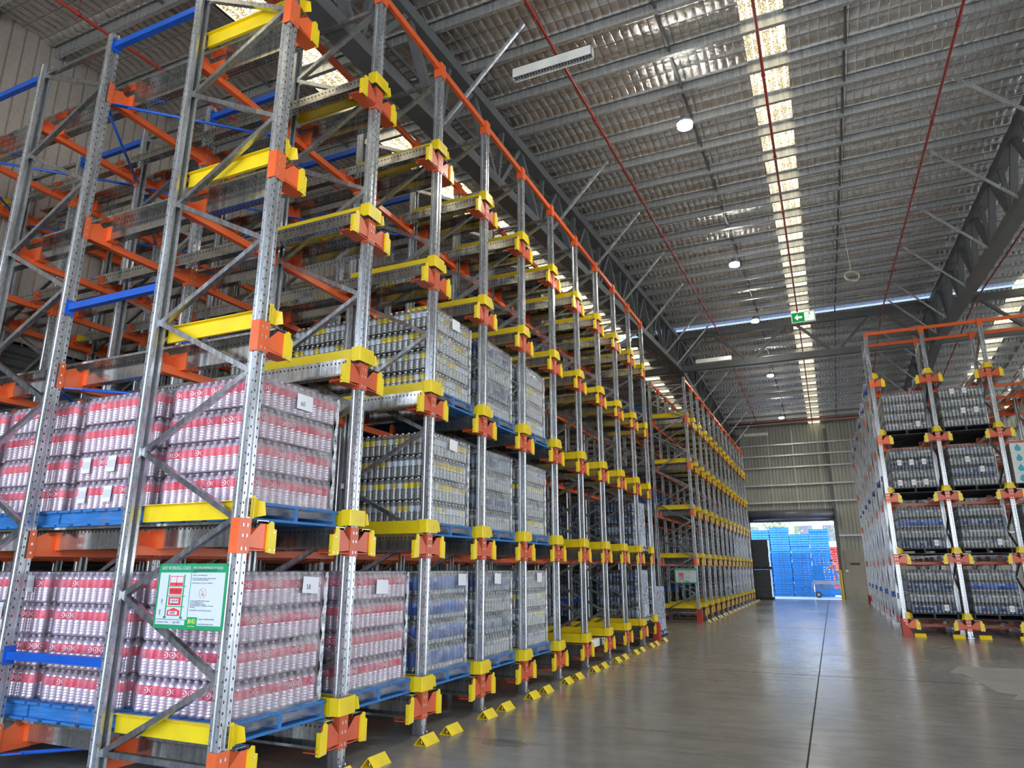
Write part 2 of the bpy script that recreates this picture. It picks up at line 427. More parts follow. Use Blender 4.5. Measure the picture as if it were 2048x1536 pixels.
# orange face bracket (plate on the post, arms reaching into the lanes); z = 0 at its underside
def face_bracket(sides, mat):
    b = MB()
    b.box((.052, -.062, 0), (.058, .062, .27)).box((-.03, -.062, 0), (.052, -.055, .27)).box((-.03, .055, 0), (.052, .062, .27))
    for s in sides:
        arm = [(.062, .05), (.30, .03), (.30, .235), (.17, .235), (.062, .13)]
        if s < 0: arm = [(-y, z) for y, z in reversed(arm)]
        b.prism(arm, 'x', .046, .052)
        a, c = sorted((s * .062, s * .34)); b.box((-.10, a, .022), (.052, c, .030))
        a, c = sorted((s * .255, s * .262)); b.box((-.16, a, .03), (.05, c, .21))
    for z in (.035, .135, .215):
        for y in (-.022, .022): b.box((.058, y - .006, z - .012), (.063, y + .006, z + .012), 1)
    return b.mesh('arm_bracket', [mat, 'bolt'])
def cap_mesh(s):
    poly = [(.24, .01), (.335, .0), (.335, .19), (.305, .20), (.300, .25), (.266, .26), (.24, .235)]
    if s < 0: poly = [(-y, z) for y, z in reversed(poly)]
    b = MB().prism(poly, 'x', .066, .072)
    a, c = sorted((s * .329, s * .335)); b.box((.03, a, .0), (.066, c, .19))
    a, c = sorted((s * .24, s * .245)); b.box((.052, a, .01), (.066, c, .235))
    for y, z in ((.265, .03), (.32, .03), (.30, .17)):
        b.box((.072, s * y - .006, z - .006), (.076, s * y + .006, z + .006), 1)
    return b.mesh('end_cap', ['yellow', 'bolt'])
FB2, FB_P, FB_N = face_bracket((-1, 1), 'orange_shade'), face_bracket((1,), 'orange'), face_bracket((-1,), 'orange_shade')
CAP = {1: cap_mesh(1), -1: cap_mesh(-1)}

# yellow hood around the post, just over the bracket
def hood_mesh(sides, taper=False):
    b = MB()
    lo = [(.0, .135), (.035, .135), (.098, .085), (.098, -.085), (.035, -.135), (.0, -.135)]
    t = .006
    if len(sides) == 1:
        s = sides[0]
        lo = [(.0, .135 * s), (.03, .135 * s), (.05, .08 * s), (.075, .03 * s)]
    if len(sides) == 2 and not taper: lo = [(-.02, .122), (.082, .122), (.088, .112), (.088, -.112), (.082, -.122), (-.02, -.122)]
    ring0 = lo; ring1 = [(x * .95, y * .62) for x, y in lo] if taper else [(x, y) for x, y in lo]
    n = len(lo); vs = [(x, y, 0) for x, y in ring0] + [(x, y, .15) for x, y in ring1] + [(x - t, y * .96, 0) for x, y in ring0] + [(x - t, y * .96, .15) for x, y in ring1]
    fs = []
    for i in range(n - 1):
        fs += [(i, i + 1, n + i + 1, n + i), (2 * n + i + 1, 2 * n + i, 3 * n + i, 3 * n + i + 1), (n + i, n + i + 1, 3 * n + i + 1, 3 * n + i), (i + 1, i, 2 * n + i, 2 * n + i + 1)]
    fs += [(0, n, 3 * n, 2 * n), (n - 1, 3 * n - 1, 4 * n - 1, 2 * n - 1)]
    b.add(vs, fs)
    for s in (() if taper else [q for q in sides if q > 0]):   # flared lead-in wing
        vs = [(.0, s * .135, .0), (.0, s * .13, .15), (.085, s * .185, .02), (.08, s * .165, .125)]
        vs += [(x, y - s * .004, z) for x, y, z in vs]
        b.add(vs, [(0, 2, 3, 1), (4, 5, 7, 6), (0, 4, 6, 2), (1, 3, 7, 5), (2, 6, 7, 3), (0, 1, 5, 4)])
    if len(sides) == 1:
        s = sides[0]; a, c = sorted((s * .052, s * .085)); b.box((.0, a, -.01), (.054, c, .17))
    return b.mesh('guide_hood', 'yellow')
HOOD2, HOOD_P, HOOD_N, HOOD_T = hood_mesh((-1, 1)), hood_mesh((1,)), hood_mesh((-1,)), hood_mesh((-1, 1), True)
def guide_mesh(s, ln):
    y = s * .092
    a, c = sorted((y, y + s * .006)); b = MB().box((-ln, a, 0), (.0, c, .14))
    a, c = sorted((y, y + s * .03)); b.box((-ln, a, -.006), (.0, c, 0))
    a, c = sorted((y - s * .035, y)); b.box((-ln, a, .134), (.0, c, .14))
    return b.mesh('guide_beam', 'yellow')
GUIDE = {1: guide_mesh(1, 1.22), -1: guide_mesh(-1, 1.22)}

# orange saddle bracket on the inner posts
def saddle(sides):
    b = MB()
    b.box((.052, -.06 if -1 in sides else .0, -.02), (.057, .06 if 1 in sides else .0, .235))
    for s in sides:
        a, c = sorted((s * .055, s * .06)); b.box((-.03, a, -.02), (.052, c, .235))
        pts = [(.06, .0), (.33, .0), (.33, .20), (.30, .235), (.262, .235)]
        for k in range(1, 6):
            a = PI * k / 6; pts.append((.215 + .045 * math.cos(a), .235 - .05 * math.sin(a)))
        pts += [(.165, .22), (.06, .17)]
        if s < 0: pts = [(-y, z) for y, z in reversed(pts)]
        b.prism(pts, 'x', .040, .046)
        a, c = sorted((s * .262, s * .33)); b.box((-.11, a, .055), (.11, c, .062))
        a, c = sorted((s * .256, s * .262)); b.box((-.11, a, .055), (.11, c, .225))
        for z in (.05, .09, .17): b.box((.046, s * .285 - .007, z), (.0475, s * .285 + .007, z + .016), 1)
    for z in (.02, .10, .19):
        for q in sides: a, c = sorted((q * .02, q * .036)); b.box((.057, a, z), (.061, c, z + .02), 2)
    return b.mesh('saddle_bracket', ['orange', 'sign_dark', 'bolt'])
SAD2, SAD_P, SAD_N = saddle((-1, 1)), saddle((1,)), saddle((-1,))

def cross_beam_mesh(w):
    b = MB().box((-.03, .058, 0), (.03, w - .058, .006)).box((-.03, .058, .006), (-.024, w - .058, .07)).box((.024, .058, .006), (.03, w - .058, .07)).box((-.03, .058, .07), (.03, w - .058, .076))
    b.box((-.04, .056, -.03), (.045, .062, .12)).box((-.04, w - .062, -.03), (.045, w - .056, .12))
    return b.mesh('cross_beam', 'orange')
XBEAM, XBEAM_R = cross_beam_mesh(PW), cross_beam_mesh(PWR)
def tie_mesh(w):
    b = MB().box((-.02, .055, -.045), (.03, w - .055, .045))
    for a, c in ((.052, .062), (w - .062, w - .052)): b.box((-.05, a, -.16), (.06, c, .06))
    b.box((.05, -.0, -.16), (.062, .06, .06)).box((.05, w - .06, -.16), (.062, w, .06))
    return b.mesh('tie_beam', 'orange')
TIE, TIE_R = tie_mesh(PW), tie_mesh(PWR)

def rail_mesh(ln, s):
    """s=+1: web with its top flange towards the post and the wheel flange towards the lane (+y)"""
    pr = [(0, .062), (.095, .062), (.095, .085), (.091, .085), (.091, .067), (.004, .067), (.004, .262), (-.125, .262), (-.125, .240), (-.121, .240), (-.121, .257), (0, .257)]
    if s < 0: pr = [(-y, z) for y, z in reversed(pr)]
    b = MB().prism(pr, 'x', -ln, 0)
    return b.mesh('rail_body', 'rail' if s > 0 else RAIL_N)
def rail_holes_n(m, x, y, z):
    return rail_holes(m, x, m.math('MULTIPLY', y, -1.), z)
RAIL_N = galv('galvanised rail steel mirrored', rail_holes_n, (.66, .65, .61), .15)
RAILS = {(1, 0): rail_mesh(6.30, 1), (-1, 0): rail_mesh(6.30, -1), (1, 1): rail_mesh(19.1, 1), (-1, 1): rail_mesh(19.1, -1), (1, 2): rail_mesh(6.3, 1), (-1, 2): rail_mesh(6.3, -1)}
STOP = MB().box((-.02, -.05, 0), (.0, .05, .10)).box((-.10, -.05, -.004), (0, .05, 0)).mesh('end_stop', 'yellow')

def frame(name_label, loc, rz, kind, side, group, first_level=0, hoods=True, braces=True):
    """kind 'face': tall front frame; 'inner': the frames behind. side 0 both lanes, 1 only the +y lane, -1 only the -y lane"""
    t = thing('upright_frame', name_label, 'rack frame', loc, rz, group)
    d = 1.245 if kind == 'face' else 1.20
    pm = POST_T if kind == 'face' else POST_S
    for x, r in ((0, 0), (-d, PI)):
        put('post', pm, t, (x, 0, 0), (0, 0, r)); put('foot_plate', BASE, t, (x, 0, 0), (0, 0, r))
    if braces:
        for me in (BR_FACE if kind == 'face' else BR_IN): put('brace', me, t)
    sad = {0: SAD2, 1: SAD_P, -1: SAD_N}[side]
    for z in L:
        if kind == 'face':
            br = put('arm_bracket', {0: FB2, 1: FB_P, -1: FB_N}[side], t, (0, 0, z))
            if hoods: put('guide_hood', {0: HOOD_T if rz else HOOD2, 1: HOOD_P, -1: HOOD_N}[side], t, (0, 0, z + .28))
            for s in ((-1, 1) if side == 0 else (side,)):
                put('end_cap', CAP[s], br)
                if hoods: put('guide_beam', GUIDE[s], t, (0, 0, z + .28))
        else: put('saddle_bracket', sad, t, (0, 0, z))
        o = put('saddle_bracket', {0: SAD2, 1: SAD_N, -1: SAD_P}[side], t, (-d, 0, z), (0, 0, PI))
    return t

def rails(rackname, lane_label, origin, rz, w, which, levels, grp):
    R = Matrix.Rotation(rz, 3, 'Z')
    for li in levels:
        for s, yy, side in ((1, .262, 'near'), (-1, w - .262, 'far')):
            p = Vector(origin) + R @ Vector((.045, yy, L[li]))
            t = thing('shuttle_rail', 'perforated steel rail on %s side, %s, %s lane of %s' % (side, LEV[li], lane_label, rackname), 'rail', p, rz, grp)
            put('rail_body', RAILS[(s, which)], t)
            if which != 2: put('end_stop', STOP, t, (-(6.30 if which == 0 else 19.1) + .002, s * .05, .10))

# ------------------------------------------------------------------ near rack (section one) and the rack beyond the walkway
def rack_left(y0, n, nm, deep, beam_rows, lanes_full):
    for k in range(n):
        side = 1 if k == 0 else (-1 if k == n - 1 else 0)
        y = y0 + PW * k
        frame('tall galvanised frame at aisle face, %s from near end of %s' % (ORD[k], nm), (X0, y, 0), 0, 'face', side, 'aisle-face frames of ' + nm)
        for j in range(1, deep):
            frame('galvanised frame, row %s behind aisle face, %s from near end of %s' % (ORD[j], ORD[k], nm), (X0 + DX[2 * j], y, 0), 0, 'inner', side, 'inner frames of ' + nm)
        for j in range(1, deep):
            for z in (.97, 4.28, 7.46):
                a, c = X0 + DX[2 * j - 1] - .05, X0 + DX[2 * j] + .05
                b = MB().box((c - a, -.03, -.035), (0, .03, .035))
                b.box((-.012, -.05, -.08), (0, .05, .08)).box((c - a, -.05, -.08), (c - a + .012, .05, .08))
                key = ('strut', j)
                if key not in CACHE: CACHE[key] = b.mesh('spacer_strut', 'blue')
                if k in (0,) or (k < 6 and z > 5) or j == 1:
                    thing('spacer_strut', 'blue strut at %s height, rows %d to %d, %s frame, %s' % ({.97: 'waist', 4.28: 'middle', 7.46: 'top'}[z], j, j + 1, ORD[k], nm), 'strut', (a, y, z), 0, 'blue spacer struts of ' + nm, CACHE[key])
    for k in range(n - 1):
        y = y0 + PW * k
        rails(nm, ORD[k], (X0, y, 0), 0, PW, 0 if deep == 3 else 2, range(5), 'rails of ' + nm)
        for r in beam_rows:
            for li in range(5):
                thing('cross_beam', 'orange beam on %s post row behind face, %s, %s lane, %s' % (ORD[r], LEV[li], ORD[k], nm), 'beam', (X0 + DX[r], y, L[li]), 0, 'orange beams of ' + nm, XBEAM)
        for r, x in ((0, X0), (1, X0 + DX[1])):
            if r == 1 and k == 0 and n == 11: pass
            thing('tie_beam', 'orange tie rail across %s of %s, %s lane' % (('post tops at the aisle face', 'second-row post tops')[r], nm, ORD[k]), 'beam', (x, y, TOP), 0, 'top tie rails of ' + nm, TIE)
CACHE = {}
rack_left(Y0, 11, 'near rack', 3, (1, 2, 3, 4, 5), 10)
Y2 = 24.5
rack_left(Y2, 14, 'rack beyond walkway', 2, (1, 2), 13)

# blue plan bracing
def rod(name, lab, p, q, grp):
    p, q = Vector(p), Vector(q); b = MB()
    d = (q - p).normalized()
    b.tube([Vector((0, 0, 0)) + d * .14, (q - p) - d * .14], .017, 8)
    for a, c in ((Vector((0, 0, 0)), d * .16), (q - p, (q - p) - d * .16)): b.beam(a, c, .05, .012)
    return thing(name, lab, 'brace', p, 0, grp, b.mesh(name, 'blue'))
for k in (0, 1, 2):
    for li in (0, 2, 4):
        z = L[li] - .015; ya, yb = (Y0 + PW * k, Y0 + PW * (k + 1)) if k % 2 == 0 else (Y0 + PW * (k + 1), Y0 + PW * k)
        for (a, c) in ((2, 1), (2, 3), (4, 3), (4, 5)):
            rod('plan_brace', 'blue diagonal rod below %s, %s lane, post rows %d to %d, near rack' % (LEV[li], ORD[k], a + 1, c + 1),
                (X0 + DX[a] + (.06 if c < a else -.06), ya + (.08 if yb > ya else -.08), z), (X0 + DX[c] + (-.06 if c < a else .06), yb - (.08 if yb > ya else -.08), z), 'blue plan braces of near rack')

# foot guards
def guard(lab, loc, rz=0, tri=False):
    b = MB()
    if tri: b.prism([(0, 0), (.30, 0), (.26, .05), (.02, .48), (0, .48)], 'x', -.10, -.09).box((-.10, 0, 0), (.08, .012, .48)).box((-.10, 0, 0), (.10, .3, .01)).prism([(0, 0), (.30, 0), (.26, .05), (.02, .48), (0, .48)], 'x', .07, .08)
    else: b.box((.08, -.09, 0), (.09, .09, .42)).box((-.08, -.09, 0), (.08, -.08, .42)).box((-.08, .08, 0), (.08, .09, .42)).box((-.08, -.13, 0), (.13, .13, .008))
    return thing('post_guard', lab, 'post guard', loc, rz, None, b.mesh('post_guard', 'guard'))
guard('dark red steel guard around the foot of the near rack\'s last aisle post', (X0 + .02, Y0 + PW * 10, 0))
guard('dark red steel guard around first aisle post beyond the walkway', (X0 + .02, Y2, 0))

# yellow floor stops (folded plates) in front of the lanes
st = MB()
h, hw, t_ = .088, .078, .005
st.add([(-hw, -.13, 0), (-hw, .13, 0), (0, .13, h), (0, -.13, h), (hw, -.13, 0), (hw, .13, 0), (-hw + .007, -.13, 0), (-hw + .007, .13, 0), (0, .13, h - .009), (0, -.13, h - .009), (hw - .007, -.13, 0), (hw - .007, .13, 0)],
       [(0, 3, 2, 1), (3, 4, 5, 2), (6, 7, 8, 9), (9, 8, 11, 10), (0, 6, 9, 3), (3, 9, 10, 4), (1, 2, 8, 7), (2, 5, 11, 8), (0, 1, 7, 6), (4, 10, 11, 5)])
st.box((-hw, -.13, .0), (hw, .13, .003))
st.tube([(0, -.10, .003), (0, -.10, .045)], .008, 6, 1)
WEDGE = st.mesh('floor_stop', ['yellow', 'bolt'])
def stop_at(lab, x, y, rz, grp):
    thing('floor_stop', lab, 'floor stop', (x, y, 0), rz, grp, WEDGE)
for k in range(10):
    for f, w in ((.17, 'near'), (.80, 'far')):
        stop_at('yellow folded steel floor stop at %s side of %s lane, near rack' % (w, ORD[k]), X0 + .26, Y0 + PW * (k + f), 0, 'yellow floor stops along near rack')
for k in range(13):
    for f, w in ((.17, 'near'), (.80, 'far')):
        stop_at('yellow folded steel floor stop at %s side of %s lane beyond walkway' % (w, ORD[k]), X0 + .26, Y2 + PW * (k + f), 0, 'yellow floor stops beyond walkway')

# ------------------------------------------------------------------ rack across the aisle (lanes run away from the camera)
RZ = -PI / 2
pairs = [0, 2.99, 5.98, 8.97, 11.96, 14.95, 17.95]
NR = 5
for i in range(NR):
    side = 1 if i == 0 else (-1 if i == NR - 1 else 0)
    for j, py in enumerate(pairs):
        if j > 3 and i > 0: continue
        if i > 2 and j > 2: continue
        k = 'face' if j in (0, 6) else 'inner'
        frame('galvanised frame in %s column and %s row of rack across the aisle' % (ORD[i], ORD[j]), (XR + PWR * i, YR + py, 0), RZ, k, side, 'frames of rack across the aisle', hoods=(j == 0))
    if i < NR - 1:
        rails('rack across aisle', ORD[i], (XR + PWR * i, YR, 0), RZ, PWR, 1, range(5), 'rails of rack across aisle')
        for j, dy in ((1, 1.245), (2, 2.99), (3, 4.19), (4, 5.98)):
            for li in range(5):
                thing('cross_beam', 'orange beam on %s post row, %s, %s lane, rack across aisle' % (ORD[j], LEV[li], ORD[i]), 'beam', (XR + PWR * i, YR + dy, L[li]), RZ, 'orange beams across aisle', XBEAM_R)
        for j, dy in ((0, 0), (1, 1.245), (2, 17.95)):
            thing('tie_beam', 'orange top tie rail, %s row, %s lane of rack across aisle' % (ORD[j], ORD[i]), 'beam', (XR + PWR * i, YR + dy, 8.40), RZ, 'top ties across aisle', TIE_R)
        for f, w in ((.20, 'near-wall'), (.80, 'outer')):
            if True: stop_at('yellow floor stop, %s side of %s lane of rack across aisle' % ({'near-wall': 'inner', 'outer': 'outer'}[w], ORD[i]), XR + PWR * (i + f), YR - .26, PI / 2, 'yellow floor stops across aisle')
b = MB().box((0, -.03, -.03), (1.70, .03, .03)).box((0, -.05, -.08), (.012, .05, .08)).box((1.688, -.05, -.08), (1.70, .05, .08)); SB = b.mesh('spacer_strut', 'blue')
for j in range(6):
    for z in (.97, 4.28, 7.3):
        thing('spacer_strut', 'blue strut at %s height, rows %d to %d, rack across aisle' % ({.97: 'waist', 4.28: 'middle', 7.3: 'top'}[z], j + 1, j + 2), 'strut',
              (XR, YR + pairs[j] + 1.245, z), PI / 2, 'blue struts across aisle', SB)
guard('red triangular guard at near corner post of rack across the aisle', (XR - .12, YR - .1, 0), 0, True).rotation_euler = (0, 0, RZ)
guard('red guard at the far corner post of rack across the aisle', (XR - .12, YR + 19.1, 0), 0, True).rotation_euler = (0, 0, RZ)

# ------------------------------------------------------------------ pallets and loads
def pallet_mesh(mat):
    b = MB(); w = 1.165 / 2
    for i in range(7):
        c = -w + .075 + i * (2 * w - .15) / 6; wd = .065 if 0 < i < 6 else .072
        b.box((c - wd, -w, .128), (c + wd, w, .15))
    for y in (-w + .055, 0, w - .055):
        b.box((-w, y - .02, .022), (w, y + .02, .128))
    for c in (-w + .095, -.245, 0, .245, w - .095): b.box((c - .095, -w, 0), (c + .095, w, .022))
    return b.mesh('pallet', mat)
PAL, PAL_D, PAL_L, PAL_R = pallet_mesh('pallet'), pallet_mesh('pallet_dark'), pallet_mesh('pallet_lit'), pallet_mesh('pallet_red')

LH = .277
def bottle_prof(big_label):
    r = .0415
    p = [(.030, 0, 0), (.040, .008, 0)]
    z = .02
    lab0, lab1 = big_label
    while z < lab0 - .012:
        p += [(r, z, 0), (r, z + .010, 0), (r - .005, z + .015, 0)]; z += .022
    p += [(r, lab0 - .002, 1), (r, lab1, 0), (r - .003, lab1 + .008, 0), (r * .85, lab1 + .022, 0), (r * .5, lab1 + .038, 0), (.014, .248, 0), (.014, .253, 2), (.016, .254, 2), (.016, .268, 2), (.013, .271, 2)]
    return p
def pack_mesh(nm, pet, lab, big=(.142, .205)):
    b = MB(); pr = bottle_prof(big)
    for i in range(3):
        for j in range(4):
            b.lathe(pr, (i * PITCH, j * PITCH, 0), 10)
    return b.mesh(nm, [pet, lab, 'cap'])
PACK = {'pink': pack_mesh('bottle_pack', 'pet_pink', 'lab_pink', (.138, .208)), 'yellow': pack_mesh('bottle_pack', 'pet', 'lab_yellow', (.14, .20)), 'blue': pack_mesh('bottle_pack', 'pet', 'lab_blue', (.06, .21)),
        'clear': pack_mesh('bottle_pack', 'pet', 'lab_clear', (.13, .18)), 'navy': pack_mesh('bottle_pack', 'pet_dark', 'lab_navy', (.07, .19))}
def shell(nm, mat, w, h):
    """rounded, slightly slumped film sleeve round one layer"""
    b = MB(); rings = []; n = 12
    prof = [(-.012, .004), (.002, .03), (.006, .12), (.004, .20), (-.008, .245), (-.03, h - .006), (-.09, h)]
    rnd = random.Random(int(w * 1000))
    for off, z in prof:
        hw = w / 2 + off; rc = .05; ring = []
        for cx, cy, a0 in ((1, 1, 0), (-1, 1, 90), (-1, -1, 180), (1, -1, 270)):
            for k in range(4):
                a = math.radians(a0 + 30 * k)
                ring.append((cx * (hw - rc) + rc * math.cos(a), cy * (hw - rc) + rc * math.sin(a), z + rnd.uniform(-.003, .003)))
            # points along the straight side
            nx, ny = {0: (-1, 0), 90: (0, -1), 180: (1, 0), 270: (0, 1)}[a0]
            px, py = ring[-1][0], ring[-1][1]
            for k in range(1, 9):
                t = k / 9 * 2 * (hw - rc); ww = .004 * math.sin(k * 2.4 + z * 20)
                ring.append((px + nx * t + ny * ww, py + ny * t + nx * ww, z + rnd.uniform(-.004, .004)))
        rings.append(ring)
    n = len(rings[0]); vs = [v for r in rings for v in r]
    fs = [(i * n + k, i * n + (k + 1) % n, (i + 1) * n + (k + 1) % n, (i + 1) * n + k) for i in range(len(rings) - 1) for k in range(n)]
    b.add(vs, fs, 0, True); b.add(rings[-1], [tuple(range(n))])
    return b.mesh(nm, mat)
W = 1.04
SHELL = {c: shell('shrink_film', 'film_pink' if c == 'pink' else ('film_dark' if c == 'navy' else 'film_clear'), W + .012, LH) for c in PACK}
def stretch_sheet(seed, layers=4, mat='stretch', side=False):
    """stretch wrap over the aisle face: bulges at each layer, skirt flaring over the pallet edge"""
    rnd = random.Random(seed); ny, nz = 22, layers * 7; b = MB(); vs = []
    H = layers * LH
    for i in range(nz + 1):
        z = -.10 + (H + .10) * i / nz
        for j in range(ny + 1):
            y = -W / 2 - .012 + (W + .024) * j / ny
            bulge = .014 * abs(math.sin(max(0, z) / LH * PI)) ** .6
            skirt = .06 * max(0, 1 - (z + .10) / .25) * (.4 + .6 * j / ny)
            x = W / 2 + .012 + bulge + skirt + rnd.uniform(-.004, .004) + .006 * math.sin(j * 1.3 + i * .5)
            if j in (0, ny): x -= .05
            if j == ny: y += .012 * math.sin(z * 22)
            vs.append((x, y * (1 + .05 * max(0, 1 - (z + .10) / .25)), z))
    fs = [(i * (ny + 1) + j, i * (ny + 1) + j + 1, (i + 1) * (ny + 1) + j + 1, (i + 1) * (ny + 1) + j) for i in range(nz) for j in range(ny)]
    b.add(vs, fs, 0, True)
    ev = []
    for i in range(nz + 1):
        z = -.06 + (H + .05) * i / nz; w_ = .012 + .022 * abs(math.sin(max(0, z) / LH * PI)) + rnd.uniform(0, .006)
        for q in (-w_, -w_ * .3, .006): ev.append((W / 2 - .03 + .045 * (1 + q * 8) + rnd.uniform(-.003, .003), W / 2 + .012 + q + .012, z))
    b.add(ev, [(i * 3 + j, i * 3 + j + 1, i * 3 + j + 4, i * 3 + j + 3) for i in range(nz) for j in range(2)], 1, True)
    me = b.mesh('stretch_film', [mat, 'film_white']); return me
STRETCH = [stretch_sheet(s) for s in (1, 2, 3)]; SILVER = stretch_sheet(5, 5, 'silver')
SHEET = MB().box((-W / 2 - .01, -W / 2 - .01, 0), (W / 2 + .01, W / 2 + .01, .004)).mesh('slip_sheet', 'black')
PAPER = MB().box((-.001, -.055, -.075), (.001, .055, .075)).mesh('paper_label', 'paper')
PAPER_BIG = MB().box((-.001, -.105, -.07), (.001, .105, .07)).mesh('paper_label', 'paper_plain')

def text(s, size, mat, parent, loc, rot, align='LEFT', name='lettering', space=1.0, xs=1.):
    c = bpy.data.curves.new(name, 'FONT'); c.body = s; c.size = size; c.align_x = align; c.align_y = 'CENTER'; c.extrude = .0004; c.space_line = space
    c.materials.append(M[mat]); o = bpy.data.objects.new(name, c); COL.objects.link(o); o.parent = parent; o.location = loc; o.rotation_euler = rot
    bpy.context.view_layer.update()
    me = bpy.data.meshes.new_from_object(o.evaluated_get(bpy.context.evaluated_depsgraph_get())); me.name = name
    bpy.data.objects.remove(o)
    return put(name, me, parent, loc, rot, (xs, 1, 1))

CNAME = {'pink': 'pink-labelled', 'yellow': 'yellow-labelled', 'blue': 'blue-labelled', 'clear': 'clear', 'navy': 'dark blue-labelled'}
def load(colours, lab_where, loc, rz, wrap=None, layers=4, dark_pallet=False, full_top=False, labels=(), group=None, pal=True, big=None, sheets=False):
    x, y, z = loc
    cn = CNAME[colours[0]] if len(set(colours)) == 1 else 'clear-navy'
    if pal:
        thing('pallet', '%s pallet under %s load, %s' % ('dark wooden' if dark_pallet else 'blue wooden', cn, lab_where), 'pallet', (x, y, z), rz, 'pallets under bottle loads', PAL_D if dark_pallet else PAL)
    t = thing('bottle_load', 'wrapped load of %s bottles, %s' % (cn, lab_where), 'bottle load', (x, y, z + .151), rz, group or 'wrapped bottle loads')
    for li in range(layers):
        c = colours[li % len(colours)]
        jx, jy = random.uniform(-.007, .007), random.uniform(-.007, .007)
        ox, oy = -W / 2 + PITCH / 2 + jx, -W / 2 + PITCH / 2 + jy
        for a in range(4):
            for bb in range(3):
                if a == 3 or bb == 0 or (li == layers - 1 and full_top):
                    put('bottle_pack', PACK[c], t, (ox + a * 3 * PITCH, oy + bb * 4 * PITCH, li * LH))
        if c != 'yellow': put('shrink_film', SHELL[c], t, (jx, jy, li * LH))
        if sheets: put('slip_sheet', SHEET, t, (jx, jy, li * LH + .272))
    if wrap == 'silver': put('stretch_film', SILVER if layers == 5 else stretch_sheet(6, layers, 'silver'), t)
    elif wrap: put('stretch_film', STRETCH[wrap - 1], t)
    for lx, lz, sd in labels:
        if sd == 'side': put('paper_label', PAPER, t, (lx, -W / 2 - .022, lz), (0, random.uniform(-.05, .05), -PI / 2))
        else: put('paper_label', PAPER, t, (W / 2 + .04, lx, lz), (0, 0, 0))
    if big:
        p = put('paper_label', PAPER_BIG, t, (W / 2 + .045, big[0], big[1]), (random.uniform(-.06, .06), 0, 0))
        if len(big[2]) > 1: text(big[2], .06, 'sign_dark', p, (.002, -.03, -.02), (PI / 2, 0, PI / 2), 'CENTER', 'label_print')
    return t
PX = 1.19
def lane_loc(k, d, li, y0=Y0): return (X0 - .62 - .02 - PX * d, y0 + PW * (k + .5), L[li] + .266)
def place(k, d, li, cols, **kw):
    where = '%s, %s lane, %s, near rack' % (('front', 'second place', 'third place', 'fourth place', 'rear')[d], ORD[k], LEV[li])
    return load(cols, where, lane_loc(k, d, li), 0, **kw)
# bottom level
place(0, 0, 0, ['pink'], big=(.28, .99, '58'), wrap=2)
place(0, 1, 0, ['pink'], labels=((.40, .68, 'side'),))
place(0, 2, 0, ['pink'], labels=((-.1, .75, 'side'), (.3, 1.0, 'side')))
place(0, 3, 0, ['pink']); place(1, 0, 0, ['pink'], wrap=1, big=(.0, .95, 'A')); place(1, 1, 0, ['pink'])
place(2, 0, 0, ['blue'], wrap=2, big=(.35, 1.0, '7')); place(2, 1, 0, ['blue'])
place(3, 0, 0, ['clear', 'navy', 'clear', 'navy'], wrap=3, big=(.0, 1.0, '3')); place(3, 1, 0, ['clear'])
place(4, 0, 0, ['clear', 'yellow', 'yellow', 'clear'], wrap=1, big=(.15, 1.0, '4')); place(4, 1, 0, ['yellow'])
# second level
place(0, 0, 1, ['pink'], wrap=1, big=(.02, .95, '60'), full_top=False)
place(0, 1, 1, ['pink'], labels=((-.35, .42, 'side'), (0., .42, 'side'), (.32, .42, 'side'), (.42, .9, 'side'), (-.35, .14, 'side'), (.0, .14, 'side'), (.32, .14, 'side')))
place(0, 2, 1, ['pink']); place(0, 3, 1, ['pink'])
for li in (1, 2):
    for d in range(3): place(2, d, li, ['yellow'], wrap=(2 if d == 0 else None), big=((.05, 1.0, '2') if d == 0 else None))
    place(3, 0, li, ['clear', 'navy', 'clear', 'navy'], wrap=3); place(4, 0, li, ['yellow', 'clear', 'yellow', 'clear'], wrap=1)
    place(3, 1, li, ['clear']); place(4, 1, li, ['yellow'])
# dark loads in the last lane, seen through the empty lanes
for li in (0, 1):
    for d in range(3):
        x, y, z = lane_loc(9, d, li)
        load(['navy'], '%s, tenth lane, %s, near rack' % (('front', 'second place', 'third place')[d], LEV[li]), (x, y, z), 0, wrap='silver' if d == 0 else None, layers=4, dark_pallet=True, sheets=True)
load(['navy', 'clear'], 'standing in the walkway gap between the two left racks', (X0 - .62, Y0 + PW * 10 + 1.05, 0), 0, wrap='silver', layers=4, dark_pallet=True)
# rack beyond the walkway
for k, li in ((6, 0), (8, 0), (9, 0), (10, 0), (11, 0), (12, 0), (9, 1), (10, 1), (11, 1), (12, 1)):
    load(['clear'] if k % 2 else ['navy', 'clear'], 'front, %s lane, %s, rack beyond walkway' % (ORD[k], LEV[li]), lane_loc(k, 0, li, Y2), 0, wrap=1 + k % 3)
